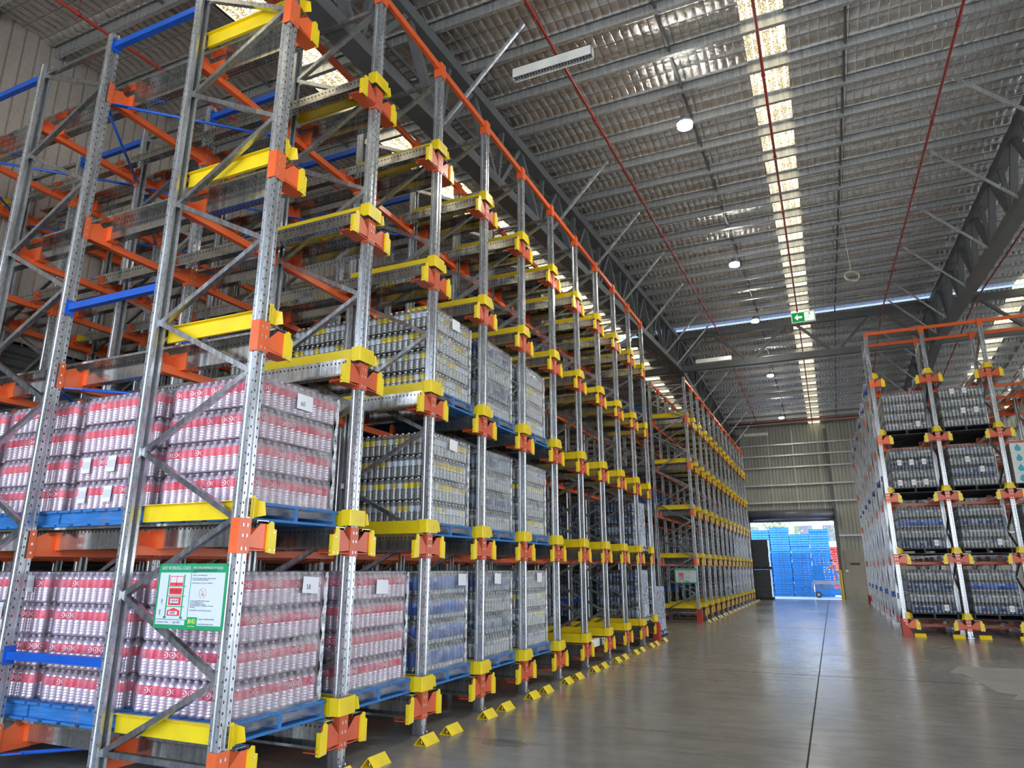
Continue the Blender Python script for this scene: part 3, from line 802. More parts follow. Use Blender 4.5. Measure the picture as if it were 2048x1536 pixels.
# rack across the aisle
def right_loc(i, d, li): return (XR + PWR * (i + .5), YR + .64 + PX * d, L[li] + .266)
mixd = [['navy', 'clear', 'navy', 'clear'], ['navy', 'clear', 'blue', 'clear'], ['clear', 'clear', 'navy', 'clear'], ['clear', 'navy', 'clear', 'clear']]
for i in (0, 1):
    for li in range(4):
        for d in range(2):
            lb = ()
            if d == 0: lb = {(0, 2): ((-.35, .14, 'f'), (-.02, .14, 'f'), (.28, .14, 'f'), (-.3, .7, 'f'), (.0, .7, 'f'), (.3, .7, 'f')), (1, 2): ((.2, .42, 'f'), (-.1, .7, 'f')), (1, 3): ((.0, .42, 'f'), (.3, .42, 'f'), (-.2, .98, 'f'), (.1, .98, 'f'))}.get((i, li), ((.3, .14, 'f'),))
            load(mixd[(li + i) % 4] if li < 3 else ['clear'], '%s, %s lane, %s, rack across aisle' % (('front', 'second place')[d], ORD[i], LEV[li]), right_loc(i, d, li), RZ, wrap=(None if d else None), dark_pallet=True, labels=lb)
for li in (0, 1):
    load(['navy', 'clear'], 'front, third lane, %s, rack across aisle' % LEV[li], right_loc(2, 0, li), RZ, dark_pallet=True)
# white cartons with a teal drop
t = None
thing('pallet', 'dark wooden pallet under white cartons, third level of rack across aisle', 'pallet', right_loc(2, 0, 2), RZ, 'pallets under bottle loads', PAL_D)
cb = MB().box((-.255, -.17, 0), (.255, .17, .262)); CART = cb.mesh('carton', 'box_white')
dr = MB(); pts = [(.07 * math.cos(a), .07 * math.sin(a)) for a in [math.radians(x) for x in range(-210, 31, 20)]] + [(.0, .13)]
dr.prism(pts, 'x', 0, .002); DROP = dr.mesh('drop_print', 'teal')
cx, cy, cz = right_loc(2, 0, 2)
for li in range(4):
    for j in range(3):
        for i2 in range(2):
            o = thing('carton', 'white carton with teal drop, %s layer, %s from the near post, %s' % (ORD[li], ORD[j], ('front row', 'back row')[i2]), 'carton',
                      (cx - .36 + .36 * j, cy - .28 + .53 * i2, cz + .151 + li * .266), RZ, 'white cartons across aisle', CART)
            put('drop_print', DROP, o, (.256, 0, .11))

# red and white pallet shuttle in the seventh lane
t = thing('pallet_shuttle', 'red and white pallet shuttle cart between the rails of an empty bottom lane', 'pallet shuttle', (X0 - .55, Y0 + PW * 6.5, L[0] + .09), 0)
put('body', MB().box((-.5, -.36, .03), (.5, .36, .13)).box((.42, -.34, .13), (.5, .34, .17)).mesh('body', 'white'), t)
put('deck', MB().box((-.42, -.3, .13), (.40, -.06, .165)).box((-.42, .06, .13), (.40, .3, .165)).mesh('deck', 'sign_red'), t)
wh = MB().tube([(0, 0, 0), (0, .05, 0)], .045, 12).mesh('wheel', 'rubber')
for a in (-.4, .4):
    for s in (-.385, .335): put('wheel', wh, t, (a, s, .045))

# ------------------------------------------------------------------ safe-load signs
def load_sign(lab, loc, w=.735, h=.49):
    t = thing('load_sign', lab, 'sign', loc)
    put('panel', MB().box((0, -.003, 0), (w, 0, h)).mesh('panel', 'sign_green'), t)
    b = MB().box((.02, -.0045, .07), (w * .485, -.003, h * .86)).box((w * .495, -.0045, .09), (w - .02, -.003, h * .86)).box((.02, -.0045, .03), (w * .46, -.003, .065)).box((w * .64, -.0045, .03), (w - .02, -.003, .09))
    put('print_field', b.mesh('print_field', 'sign_white'), t)
    R = (PI / 2, 0, 0); y = -.0052
    text('SAFE WORKING LOADS', .040, 'sign_white', t, (.028, y, h - .035), R, 'LEFT', 'heading', xs=.74)
    text('OPERATION & MAINTENANCE OF RACKING', .032, 'sign_white', t, (w * .5, y, h - .035), R, 'LEFT', 'heading', xs=.50)
    # rack pictogram
    g = MB(); rx0, rx1 = .115, .285
    for x in (rx0, rx1): g.box((x, -.0055, .085), (x + .012, -.0045, .405))
    for x in (rx0 - .012, rx1 - .006): g.box((x, -.0055, .075), (x + .03, -.0045, .09))
    for z in (.162, .24, .315): g.box((rx0, -.0058, z), (rx1 + .03, -.0045, z + .006))
    put('rack_diagram', g.mesh('rack_diagram', 'sign_green'), t)
    r = MB(); r.box((.14, -.0056, .255), (.275, -.0045, .305)).box((.14, -.0056, .175), (.275, -.0045, .235)).box((.14, -.0056, .095), (.275, -.0045, .135)).prism([(.14, .135), (.275, .135), (.2075, .155)], 'y', -.0056, -.0045)
    r.box((.14, -.0056, .322), (.275, -.0045, .345)).box((.135, -.0056, .39), (.28, -.0045, .395)).box((.135, -.0056, .32), (.139, -.0045, .39)).box((.276, -.0056, .32), (.28, -.0045, .39)).box((.205, -.0056, .32), (.21, -.0045, .39))
    put('red_loads', r.mesh('red_loads', 'sign_red'), t)
    wb = MB().box((.160, -.0062, .190), (.250, -.0056, .222)).box((.155, -.0062, .104), (.250, -.0056, .130))
    put('figure_boxes', wb.mesh('figure_boxes', 'sign_white'), t)
    text('1200 PP', .024, 'sign_dark', t, (.205, -.0068, .206), R, 'CENTER', 'figures')
    text('6000', .026, 'sign_dark', t, (.200, -.0068, .117), R, 'CENTER', 'figures')
    text('UNIFORM POINT LOAD\nNOTED SUPPLIED', .013, 'sign_dark', t, (.2075, -.0062, .28), R, 'CENTER', 'figures')
    text('UNIT LOAD', .012, 'sign_dark', t, (.2075, -.0062, .182), R, 'CENTER', 'figures')
    text('1480', .022, 'sign_dark', t, (.07, -.0052, .20), (PI / 2, -PI / 2, 0), 'CENTER', 'figures')
    text('2480', .022, 'sign_dark', t, (.06, -.0052, .12), (PI / 2, -PI / 2, 0), 'CENTER', 'figures')
    text('July 2023', .022, 'sign_dark', t, (.215, -.0052, .048), R, 'LEFT', 'hand_writing')
    text('at Custom Crower', .018, 'sign_dark', t, (.028, -.0052, .048), R, 'LEFT', 'hand_writing')
    text('• DO NOT exceed the Safe Working Load (SWL) for the\n  unit load or the safe working total load per bay for the\n  racking.\n\n• SWP is the  "Safe Working Load"\n\n• DO NOT alter structure without obtaining necessary\n  updated from BHD Storage Solutions.\n\n• Instruct operators on correct use of equipment.', .0115, 'sign_dark', t, (w * .505, -.0052, .395), R, 'LEFT', 'small_print', 1.0, .97)
    text('• Conduct regular INSPECTIONS to check for\n  a) Correct application and use.\n  b) Loads within allowable safe limits.\n  c) Accidental damage to or misalignment of structural\n  components.\n\n• If in doubt SUPPLY contact BHD Storage Solutions.', .0115, 'sign_dark', t, (w * .505, -.0052, .175), R, 'LEFT', 'small_print', 1.0, .97)
    bpy.context.view_layer.update()
    bd = MB().box((w * .5, -.0060, .012), (w * .635, -.003, .088)); put('maker_panel', bd.mesh('maker_panel', 'sign_green'), t)
    text('BHD', .048, 'sign_yellow', t, (w * .567, -.0064, .058), R, 'CENTER', 'maker_name', xs=.85)
    text('Storage Solutions', .012, 'sign_yellow', t, (w * .567, -.0064, .024), R, 'CENTER', 'maker_name', xs=.85)
    text('General: 1300 BRACKING', .015, 'sign_dark', t, (w * .655, -.0052, .077), R, 'LEFT', 'contact')
    text('www.bhdstorage.com.au', .016, 'sign_dark', t, (w * .655, -.0052, .042), R, 'LEFT', 'contact')
    c = MB()
    for k in range(24):
        a, a2 = 2 * PI * k / 24, 2 * PI * (k + 1) / 24
        c.beam((w * .68 + .036 * math.cos(a), -.0052, .268 + .036 * math.sin(a)), (w * .68 + .036 * math.cos(a2), -.0052, .268 + .036 * math.sin(a2)), .001, .004, (0, 1, 0))
    c.beam((w * .68 - .02, -.0052, .295), (w * .68 + .012, -.0052, .245), .001, .003, (0, 1, 0))
    put('prohibition_mark', c.mesh('prohibition_mark', 'sign_red'), t)
    f = MB().box((w * .68 - .016, -.0050, .248), (w * .68 + .016, -.0045, .262)).tube([(w * .68 + .004, -.0047, .262), (w * .68 + .004, -.0047, .285)], .003, 5)
    put('forklift_mark', f.mesh('forklift_mark', 'lift_grey'), t)
    for x in (.012, w - .012): put('cable_tie', MB().box((x - .004, -.006, h - .012), (x + .004, .02, h - .006)).mesh('cable_tie', 'black'), t)
    return t
s = load_sign('green and white safe working loads sign tied to the near end frame', (-4.955, Y0 - .062, 1.262))
s2 = load_sign('small white load sign on the end frame beyond the walkway', (-4.92, Y2 - .062, 1.25))

# ------------------------------------------------------------------ building shell
XW, XE, YN, YF = -10.78, 22., -3., 45.6
struct('floor', MB().add([(XW - .5, -14, 0), (XE + 6, -14, 0), (XE + 6, YF, 0), (XW - .5, YF, 0)], [(0, 1, 2, 3)]).mesh('floor', 'floor'))
struct('floor_patch', MB().prism([(1.89, 15.55), (1.62, 14.6), (1.80, 14.45), (1.96, 12.6), (2.18, 12.45), (2.05, 12.05), (6.5, 11.6), (6.5, 15.7)], 'z', .0005, .003).mesh('floor_patch', 'patch'), label_='pale cleaned rectangle on the concrete floor in front of the rack across the aisle', cat='floor')

# purlin positions
PUR = [11.2 + 1.115 * k for k in range(-12, 15)] + [28.6 + 1.115 * k for k in range(0, 15)]
PUR = [y for y in PUR if YN < y < 27.7 or 28.3 < y < YF - .3]
# roof: foil sagging between purlins
b = MB(); ys = []
allp = [YN] + PUR[:]; 
def foil_z(y):
    # the blanket drapes low against the near side of each purlin and lies flat beyond it
    nxt = [p - y for p in PUR if p >= y - .012]
    d = min(nxt) if nxt else 9
    if d < .02: return roof(y) - .004
    t = max(0., 1 - abs(d - .10) / .20)
    return roof(y) - .012 - .07 * t * t * (3 - 2 * t) - .012 * math.sin(min(1., d / 1.1) * PI)
ylist = sorted(set([YN, YF] + [round(p - q, 4) for p in PUR for q in (0, .02, .05, .10, .15, .20, .25, .30, .45, .62, .80, .98) if YN < p - q < YF]))
sky = [(-7.75, -6.98), (-.42, .24), (6.95, 7.65), (9.2, 10.3), (11.2, 12.2), (14.2, 15.2)]  # last three strips are added emitters, brightening the foil beyond the right truss
edges = [XW, sky[0][0], sky[0][1], sky[1][0], sky[1][1], sky[2][0], sky[2][1], sky[3][0], sky[3][1], sky[4][0], sky[4][1], sky[5][0], sky[5][1], XE]
def strip(x0, x1, nm, mat, low=0.):
    b = MB(); n = len(ylist)
    vs = [(x0, yy, foil_z(yy) if mat == 'foil' else roof(yy) + .03) for yy in ylist] + [(x1, yy, foil_z(yy) if mat == 'foil' else roof(yy) + .03) for yy in ylist]
    b.add(vs, [(i, i + 1, n + i + 1, n + i) for i in range(n - 1)], 0, True)
    return b
b = MB()
for i in range(0, len(edges), 2):
    s_ = strip(edges[i], edges[i + 1], 'ceiling', 'foil'); b.add(s_.v, s_.f, 0, True)
struct('ceiling', b.mesh('ceiling', 'foil'))
for i, (a, c) in enumerate(sky):
    struct('window_%d' % (i + 1), strip(a, c, 'skylight', 'skylight').mesh('skylight', 'skylight'), label_='translucent skylight strip in the roof, %s from the brown cladding wall' % ORD[i], cat='skylight')
# outer roof skin keeps daylight out
o = MB().add([(XW - .3, YN, roof(YN) + .25), (XE, YN, roof(YN) + .25), (XE, 28, 11.75), (XW - .3, 28, 11.75), (XE, YF + .3, roof(YF) + .25), (XW - .3, YF + .3, roof(YF) + .25)], [(0, 1, 2, 3), (3, 2, 4, 5)])
struct('roof_outer', o.mesh('roof_outer', 'clad_dark'))
zp = [(0, 0), (.07, 0), (.07, .02), (.066, .02), (.066, .004), (.003, .004), (.003, .205), (-.07, .205), (-.07, .185), (-.066, .185), (-.066, .201), (0, .201)]
PURL = MB().sweep([(-a, c) for a, c in reversed(zp)], (XW, 0, 0), (XE, 0, 0), (0, 0, 1)).mesh('roof_purlin', 'purlin')
for k, y in enumerate(PUR):
    o = struct('roof_purlin', PURL, (0, y, roof(y) - .215))
# ridge beams and bridging
def bridging(x):
    b = MB()
    for a, c in zip(PUR[:-1], PUR[1:]):
        if a < 3.5: continue
        b.beam((x, a, roof(a) - .10), (x + .03, c, roof(c) - .14), .04, .035)
    return b.mesh('purlin_bridging', 'truss')
for i, x in enumerate((-8.3, -1.62, 1.12, 8.3)):
    struct('purlin_bridging', bridging(x))
# main trusses along the building
def truss(x, webs=2.1):
    b = MB(); e = .20
    zt = lambda y: roof(y) - .42; zb = lambda y: roof(y) - 1.80
    for y0_, y1_ in ((3., 28.), (28., YF)):
        b.beam((x, y0_, zt(y0_)), (x, y1_, zt(y1_)), .26, e); b.beam((x, y0_, zb(y0_)), (x, y1_, zb(y1_)), .30, e)
    y = 4.0; k = 0
    while y < YF - 2:
        ym = y + webs / 2
        b.beam((x, y, zb(y)), (x, ym, zt(ym)), .09, .14, (1, 0, 0)); b.beam((x, ym, zt(ym)), (x, y + webs, zb(y + webs)), .09, .14, (1, 0, 0))
        b.beam((x, y, zb(y)), (x, y + .25, zt(y)), .07, .10, (1, 0, 0))
        y += webs; k += 1
    return b.mesh('roof_truss', 'truss')
def xtruss(yc):
    b = MB(); z0, z1 = 9.72, 11.12
    b.beam((XW, yc, z0), (XE, yc, z0), .20, .24); b.beam((XW, yc, z1), (XE, yc, z1), .20, .26)
    x = -9.6
    while x < XE - 2:
        b.beam((x, yc, z1 - .1), (x + 1.15, yc, z0 + .1), .10, .11, (0, 1, 0)); b.beam((x + 1.45, yc, z0 + .1), (x + 2.6, yc, z1 - .1), .10, .11, (0, 1, 0))
        x += 3.1
    return b.mesh('roof_truss', 'truss')
for x, w in ((-4.95, 'above the left racks'), (4.35, 'above the rack across the aisle'), (13.65, 'beyond the rack across the aisle')):
    struct('roof_truss', truss(x), label_='grey lattice roof truss running along the building %s' % w, cat='roof truss')
struct('roof_truss', xtruss(28.0), label_='grey lattice roof truss crossing the building below the ridge', cat='roof truss')
struct('window_9', MB().box((XW, 27.93, 11.40), (XE, 28.07, 11.43)).mesh('ridge_vent', emit('ridge vent daylight', (.45, .62, 1.), 1.0)), label_='thin bright ridge vent gap above the crossing truss', cat='skylight')
# fly braces
for x, s in ((-4.95, 1), (4.35, -1)):
    for y in (8.1, 12.7, 15.5, 18.4, 21.4, 24.8, 26.9, 30.5, 33, 35.5, 38, 40.5, 43):
        b = MB().beam((0, 0, 0), (s * 1.35, .15, 1.55), .045, .05)
        key = ('fly', s)
        if key not in CACHE: CACHE[key] = b.mesh('fly_brace', 'purlin')
        o = struct('fly_brace', CACHE[key], (x + s * .1, y, roof(y) - 1.82))
# cable ladder beside the left truss
b = MB()
for s in (-.10, .10): b.beam((s, 3.5, roof(3.5) - .85), (s, 27.5, roof(27.5) - .85), .02, .06)
y = 3.6
while y < 27.4: b.beam((-.1, y, roof(y) - .86), (.1, y, roof(y) - .86), .03, .02); y += .15
thing('cable_ladder', 'dark perforated cable tray hanging beside the truss above the left racks', 'cable tray', (-5.35, 0, 0), 0, None, b.mesh('cable_ladder', 'truss'))
# sprinkler pipes
def pipe_y(x):
    b = MB(); pts = [(0, yy, roof(yy) - .47) for yy in (YN + 1, 10, 19, 28, 35, 44)]
    b.tube(pts, .026, 10)
    return b.mesh('pipe_run', 'red_pipe')
CL = MB().tube([(0, 0, -.02), (0, 0, .25)], .006, 5).tube([(0, -.03, 0), (0, .03, 0)], .036, 8).tube([(.0, 0, -.07), (0, 0, -.02)], .012, 6).mesh('pipe_hanger', 'red_pipe')
for i, x in enumerate((-9.2, -6.2, -3.2, -.18, 2.7, 5.7, 8.7)):
    t = thing('sprinkler_pipe', 'red sprinkler pipe under the roof, %s from the brown cladding wall' % ORD[i], 'pipe', (x, 0, 0), 0, 'red sprinkler pipes')
    put('pipe_run', pipe_y(x), t)
    for k in range(13):
        yy = 5 + 3. * k
        put('pipe_hanger', CL, t, (0, yy, roof(yy) - .47))
t = thing('sprinkler_pipe', 'red sprinkler main crossing the roof just before the far wall', 'pipe', (0, 43., 10.12), 0, 'red sprinkler pipes')
put('pipe_run', MB().tube([(-5.2, 0, 0), (14, 0, 0)], .045, 10).mesh('pipe_run', 'red_pipe'), t)

# left wall
def ribbed(axis, a, bnd, z0, z1f, pitch, depth, sign):
    """vertical-rib cladding along an axis from a to bnd; z1f(y) gives the top"""
    b = MB(); pts = []; u = a
    while u < bnd:
        pts += [(u, 0), (u + pitch * .80, 0), (u + pitch * .86, depth), (u + pitch * .94, depth)]; u += pitch
    pts.append((bnd, 0)); pts = [p for p in pts if p[0] <= bnd]
    vs = []
    for uu, d in pts:
        for z in (z0, z1f(uu)):
            vs.append((uu, sign * d, z) if axis == 'x' else (sign * d, uu, z))
    n = len(pts); b.add(vs, [(2 * i, 2 * i + 2, 2 * i + 3, 2 * i + 1) for i in range(n - 1)])
    return b
struct('wall_left', ribbed('y', YN, YF, 4.96, lambda y: roof(y) + .05, .2, .028, -1).mesh('wall_left', 'clad_left'), (XW, 0, 0))
b = MB(); z = 0
while z < 5.0:
    b.add([(0, YN, z), (0, YF, z), (.035, YF, z + .03), (.035, YN, z + .03), (.035, YF, z + .12), (.035, YN, z + .12), (0, YF, z + .15), (0, YN, z + .15), (0, YF, z + .2), (0, YN, z + .2)],
          [(0, 1, 2, 3), (3, 2, 4, 5), (5, 4, 6, 7), (7, 6, 8, 9)]); z += .2
struct('wall_left_lower', b.mesh('wall_left_lower', 'clad_dark'), (XW, 0, 0))
# far wall with the roller door
DX0, DX1, DZ = -4.36, .34, 4.46
top = lambda x: roof(YF) + .05
b = ribbed('x', XW, DX0, 0, top, .2, .028, 1)
c = ribbed('x', DX0, DX1, 5.05, top, .2, .028, 1); b.add(c.v, c.f)
c = ribbed('x', DX1, XE, 2.75, top, .2, .028, 1); b.add(c.v, c.f)
struct('wall_far', b.mesh('wall_far', 'clad_far'), (0, YF, 0))
struct('wall_far_outer', MB().add([(XW, YF + .3, 0), (DX0 - .2, YF + .3, 0), (DX0 - .2, YF + .3, 10.4), (XW, YF + .3, 10.4), (DX0 - .2, YF + .3, 5), (DX1 + .2, YF + .3, 5), (DX1 + .2, YF + .3, 10.4), (DX1 + .2, YF + .3, 0), (XE, YF + .3, 0), (XE, YF + .3, 10.4)],
       [(0, 1, 2, 3), (4, 5, 6, 2), (7, 8, 9, 6)]).mesh('wall_far_outer', 'building'))
struct('wall_far_base', MB().box((DX1 + .16, YF - .16, 0), (XE, YF - .02, 2.75)).mesh('wall_far_base', 'concrete'), label_='precast concrete base panel right of the far roller door', cat='wall')
b = MB()
for k in range(9): b.box((DX0, -.10 - .012 * (k % 2), DZ + .0 + k * .022), (DX1, -.02, DZ + .018 + k * .022))
b.tube([(DX0 - .1, -.30, 4.86), (DX1 + .1, -.30, 4.86)], .30, 16)
b.box((DX0 - .15, -.62, 4.55), (DX0 - .1, 0, 5.2)).box((DX1 + .1, -.62, 4.55), (DX1 + .15, 0, 5.2))
struct('door_1', b.mesh('door_1', 'shutter'), (0, YF, 0), 'rolled-up grey roller door above the bright far opening', cat='door')
b = MB().box((DX0 - .18, -.12, 0), (DX0, .1, 4.6)).box((DX1, -.12, 0), (DX1 + .16, .1, 10)).box((DX0 - .4, -.2, 0), (DX0 - .18, .1, 10))
struct('trim_1', b.mesh('trim_1', 'truss'), (0, YF, 0))
for z, xa in ((9.17, XW), (8.49, XW), (7.76, XW), (6.68, XW), (5.63, XW), (3.61, DX1 + .2)):
    struct('wall_girt', MB().beam((xa, YF - .13, z), (XE, YF - .13, z), .16, .09).mesh('wall_girt', 'purlin'))
b = MB()
for x in (-8.5, -6.6, -2.9, -1.45, 0., 2.4, 3.8): b.beam((x, YF - .12, 5.1), (x, YF - .12, 10.), .03, .03)
struct('wall_rod', b.mesh('wall_rod', 'purlin'))
# far column, notice, switch, bollard
thing('wall_notice', 'small dark green notice on the concrete panel beside the far door', 'notice', (.95, YF - .17, 1.93), 0, None, MB().box((0, -.01, 0), (.5, 0, .13)).mesh('wall_notice', 'clad_dark'))
t = thing('switch_box', 'small white door control box on wall beside the yellow bollard', 'switch', (.66, YF - .16, 1.55))
put('case', MB().box((0, -.08, 0), (.14, 0, .12)).mesh('case', 'white'), t); put('conduit', MB().tube([(.07, -.03, .12), (.07, -.03, 2.4)], .015, 6).mesh('conduit', 'lift_grey'), t)
b = MB().lathe([(.085, 0, 0), (.085, 1.6, 0), (.06, 1.66, 0)], n=16); thing('bollard', 'tall yellow steel bollard at the edge of the far door', 'bollard', (.36, YF - .75, 0), 0, None, b.mesh('bollard', 'bollard'))
# unseen right wall, its openings shaped to throw daylight on foil and racks
struct('wall_right', MB().add([(XE, 6, 4.2), (XE, 22, 4.2), (XE, 22, 8.6), (XE, YF, 8.6), (XE, YF, 10.6), (XE, 28, 11.7), (XE, 6, 10.2)], [(0, 1, 2, 6), (2, 3, 4, 5, 6)]).mesh('wall_right', 'clad_far'))

struct('wall_near_baffle', MB().box((XW, YN - .1, 7.6), (XE, YN, 9.7)).box((XW, YN - .1, 0), (-8.5, YN, 5.6)).box((9, YN - .1, 0), (XE, YN, 5.6)).mesh('wall_near_baffle', 'clad_far'))  # unseen wall behind the camera, added to cut sky glare on the steel
# ------------------------------------------------------------------ lamps
for i, (x, y, z) in enumerate([(-1.62, 11.44, 9.62), (-1.64, 19.25, 10.12), (-1.64, 25.58, 10.53), (-1.68, 33.06, 10.36), (-1.72, 40.69, 9.87)]):
    t = thing('highbay_lamp', 'lit round high-bay lamp hanging over the aisle, %s along its row' % ORD[i], 'lamp', (x, y, z), 0, 'high-bay lamps over the aisle')
    put('housing', MB().lathe([(.10, .05, 0), (.15, .06, 0), (.15, .10, 0), (.09, .13, 0), (.07, .22, 0), (.02, .24, 0)], n=18).mesh('housing', 'lift_grey'), t)
    put('lens', MB().lathe([(.02, -.004, 0), (.135, .0, 0), (.14, .055, 0), (.08, .06, 0)], n=18).mesh('lens', 'lamp'), t)
    put('hanger', MB().tube([(0, 0, .22), (0, 0, roof(y) - .25 - z)], .006, 5).mesh('hanger', 'truss'), t)
    ld = bpy.data.lights.new('highbay_light', 'SPOT'); ld.energy = 330; ld.color = (1, .95, .86); ld.shadow_soft_size = .14; ld.spot_size = 2.6; ld.spot_blend = .6
    lo = bpy.data.objects.new('highbay_light', ld); COL.objects.link(lo); lo.parent = t; lo.location = (0, 0, -.06)
for i, (x, y, z, ln) in enumerate([(-3.56, 8., 8.78, 1.23), (-3.95, 26., 9.34, 1.32), (-3.75, 40., 8.88, 1.27)]):
    t = thing('batten_light', 'unlit white fluorescent batten hanging on wires, %s along the building' % ORD[i], 'light fitting', (x, y, z), 0, 'hanging fluorescent battens')
    b = MB().box((0, -.065, -.03), (ln, -.057, .13)).box((0, .057, -.03), (ln, .065, .13)).box((0, -.065, .12), (ln, .065, .13)).box((0, -.065, -.03), (.008, .065, .13)).box((ln - .008, -.065, -.03), (ln, .065, .13))
    put('reflector', b.mesh('reflector', 'white'), t)
    lv = MB()
    for k in range(26): lv.box((.02 + k * (ln - .04) / 26, -.057, -.025), (.03 + k * (ln - .04) / 26, .057, .02))
    put('louvre', lv.mesh('louvre', 'lift_grey'), t)
    put('tube_lamp', MB().tube([(.03, -.035, .06), (ln - .03, -.035, .06)], .013, 8).tube([(.03, .035, .06), (ln - .03, .035, .06)], .013, 8).mesh('tube_lamp', 'white'), t)
    for xx in (.08, ln - .08): put('suspension_wire', MB().tube([(xx, 0, .1), (xx, 0, roof(y) - .2 - z)], .004, 5).mesh('suspension_wire', 'truss'), t)
# exit sign
t = thing('exit_sign', 'hanging green exit sign with white arrow and running figure', 'exit sign', (-.31, 20., 8.41))
put('case', MB().box((0, 0, 0), (.62, .06, .31)).mesh('case', 'white'), t)
put('green_panel', MB().box((.015, -.004, .02), (.605, 0, .29)).mesh('green_panel', 'exit_green'), t)
b = MB().prism([(.08, .15), (.17, .06), (.17, .12), (.28, .12), (.28, .18), (.17, .18), (.17, .24)], 'y', -.008, -.004)
put('arrow', b.mesh('arrow', 'exit_white'), t)
b = MB().box((.34, -.0060, .03), (.595, -.004, .28)); put('white_panel', b.mesh('white_panel', 'exit_white'), t)
g = MB(); P = lambda *p: g.beam((p[0], -.009, p[1]), (p[2], -.009, p[3]), .003, .028, (0, 1, 0))
P(.47, .20, .44, .13); P(.44, .13, .40, .10); P(.40, .10, .36, .11); P(.44, .13, .48, .09); P(.48, .09, .47, .04); P(.46, .20, .40, .19); P(.40, .19, .38, .15); P(.47, .20, .52, .17)
g.tube([(.475, -.011, .235), (.475, -.007, .235)], .022, 12)
put('running_figure', g.mesh('running_figure', 'exit_green'), t)
for xx in (.08, .54): put('suspension_wire', MB().tube([(xx, .03, .31), (xx, .03, roof(20) - 8.6)], .004, 5).mesh('suspension_wire', 'truss'), t)
# coiled rope hanging from the roof
b = MB(); pts = [(0.0, 0, 1.5), (.01, 0, .9), (.03, 0, .35), (.04, 0, .12)]
for k in range(70):
    a = k * .36; r = .15 + .03 * math.sin(k * .7); pts.append((.04 + r * math.cos(a + PI / 2), .02 * math.sin(k), -.06 + r * 1.0 * math.sin(a + PI / 2)))
b.tube(pts, .012, 6)
thing('rope_coil', 'cream rope hanging from a purlin with a coil at its end', 'rope', (1.24, 19., 9.22), 0, None, b.mesh('rope_coil', 'rope'))

# ------------------------------------------------------------------ stacked dark loads by the far door
for k in range(2):
    z = 1.70 * k
    thing('pallet', 'dark pallet under the %s black-sided load beside the far door' % ('lower', 'upper')[k], 'pallet', (-3.85, 44.3, z), 0, 'pallets by the far door', PAL_D)
    t = thing('wrapped_load', '%s of two black-sided wrapped loads stacked beside the far door' % ('lower', 'upper')[k], 'wrapped load', (-3.85, 44.3, z + .151))
    b = MB(); 
    for li in range(5): b.box((-.50 + .005 * (li % 2), -.50, li * .305), (.50, .50, li * .305 + .300))
    put('cartons', b.mesh('cartons', 'black'), t)
    sh = MB(); vs = []; ny, nz = 10, 14
    for i in range(nz + 1):
        for j in range(ny + 1):
            vs.append((.51 + random.uniform(0, .03), -.50 + 1.0 * j / ny, -.04 + 1.55 * i / nz))
    sh.add(vs, [(i * (ny + 1) + j, i * (ny + 1) + j + 1, (i + 1) * (ny + 1) + j + 1, (i + 1) * (ny + 1) + j) for i in range(nz) for j in range(ny)], 0, True)
    put('wrap_sheet', sh.mesh('wrap_sheet', 'building'), t)

# ------------------------------------------------------------------ outside the far door
struct('ground_outside', MB().add([(-60, YF, -.004), (60, YF, -.004), (60, 120, -.004), (-60, 120, -.004)], [(0, 1, 2, 3)]).mesh('ground_outside', 'asphalt'))
heights = [28, 29, 26, 28]
for si, (x, n) in enumerate(zip((-4.24, -3.03, -1.82, -.61), heights)):
    for k in range(n):
        thing('pallet', 'blue pallet outside the far door, %s stack, %s up from the ground' % (ORD[si], ORD[k]), 'pallet', (x + random.uniform(-.02, .02), 50.6 + random.uniform(-.02, .02), k * .1515), 0, 'stacked blue pallets outside', PAL_L)
for k in range(21):
    thing('pallet', 'red pallet stacked behind the scissor lift, %s up from the ground' % ORD[k], 'pallet', (.42 + random.uniform(-.03, .03), 54. + random.uniform(-.02, .02), k * .1515), 0, 'stacked red pallets outside', PAL_R)
# scissor lift
t = thing('scissor_lift', 'blue scissor lift with grey base standing in the far doorway', 'scissor lift', (-.30, 48.6, 0), 0)
put('chassis', MB().box((-.85, -.38, .16), (.95, .38, .50)).box((-.75, -.40, .2), (-.2, -.38, .44)).box((.1, -.40, .2), (.8, -.38, .44)).mesh('chassis', 'lift_blue'), t)
wm = MB().tube([(0, -.06, 0), (0, .06, 0)], .19, 18).mesh('wheel', 'rubber'); hub = MB().tube([(0, -.066, 0), (0, .066, 0)], .09, 12).mesh('hub', 'lift_grey')
for x in (-.66, .76):
    for y in (-.40, .40): w_ = put('wheel', wm, t, (x, y, .19)); put('hub', hub, w_)
b = MB()
for z in (.52, .62, .72):
    b.beam((-.78, -.30, z), (.88, -.30, z + .04), .04, .05, (0, 1, 0)); b.beam((-.78, .30, z + .04), (.88, .30, z), .04, .05, (0, 1, 0))
put('scissor_arms', b.mesh('scissor_arms', 'lift_grey'), t)
put('deck', MB().box((-.92, -.40, .80), (1.02, .40, .88)).box((-.92, -.41, .88), (1.02, -.39, 1.02)).box((-.92, .39, .88), (1.02, .41, 1.02)).mesh('deck', 'lift_grey'), t)
b = MB()
for x in (-.90, -.25, .4, 1.0):
    for y in (-.38, .38): b.tube([(x, y, .88), (x, y, 1.95)], .02, 6)
for z in (1.4, 1.95):
    for y in (-.38, .38): b.tube([(-.90, y, z), (1.0, y, z)], .02, 6)
    for x in (-.9, 1.0): b.tube([(x, -.38, z), (x, .38, z)], .02, 6)
put('guard_rail', b.mesh('guard_rail', 'lift_blue'), t)
put('control_box', MB().box((-.82, -.36, 1.45), (-.55, -.10, 1.75)).mesh('control_box', 'lift_grey'), t)
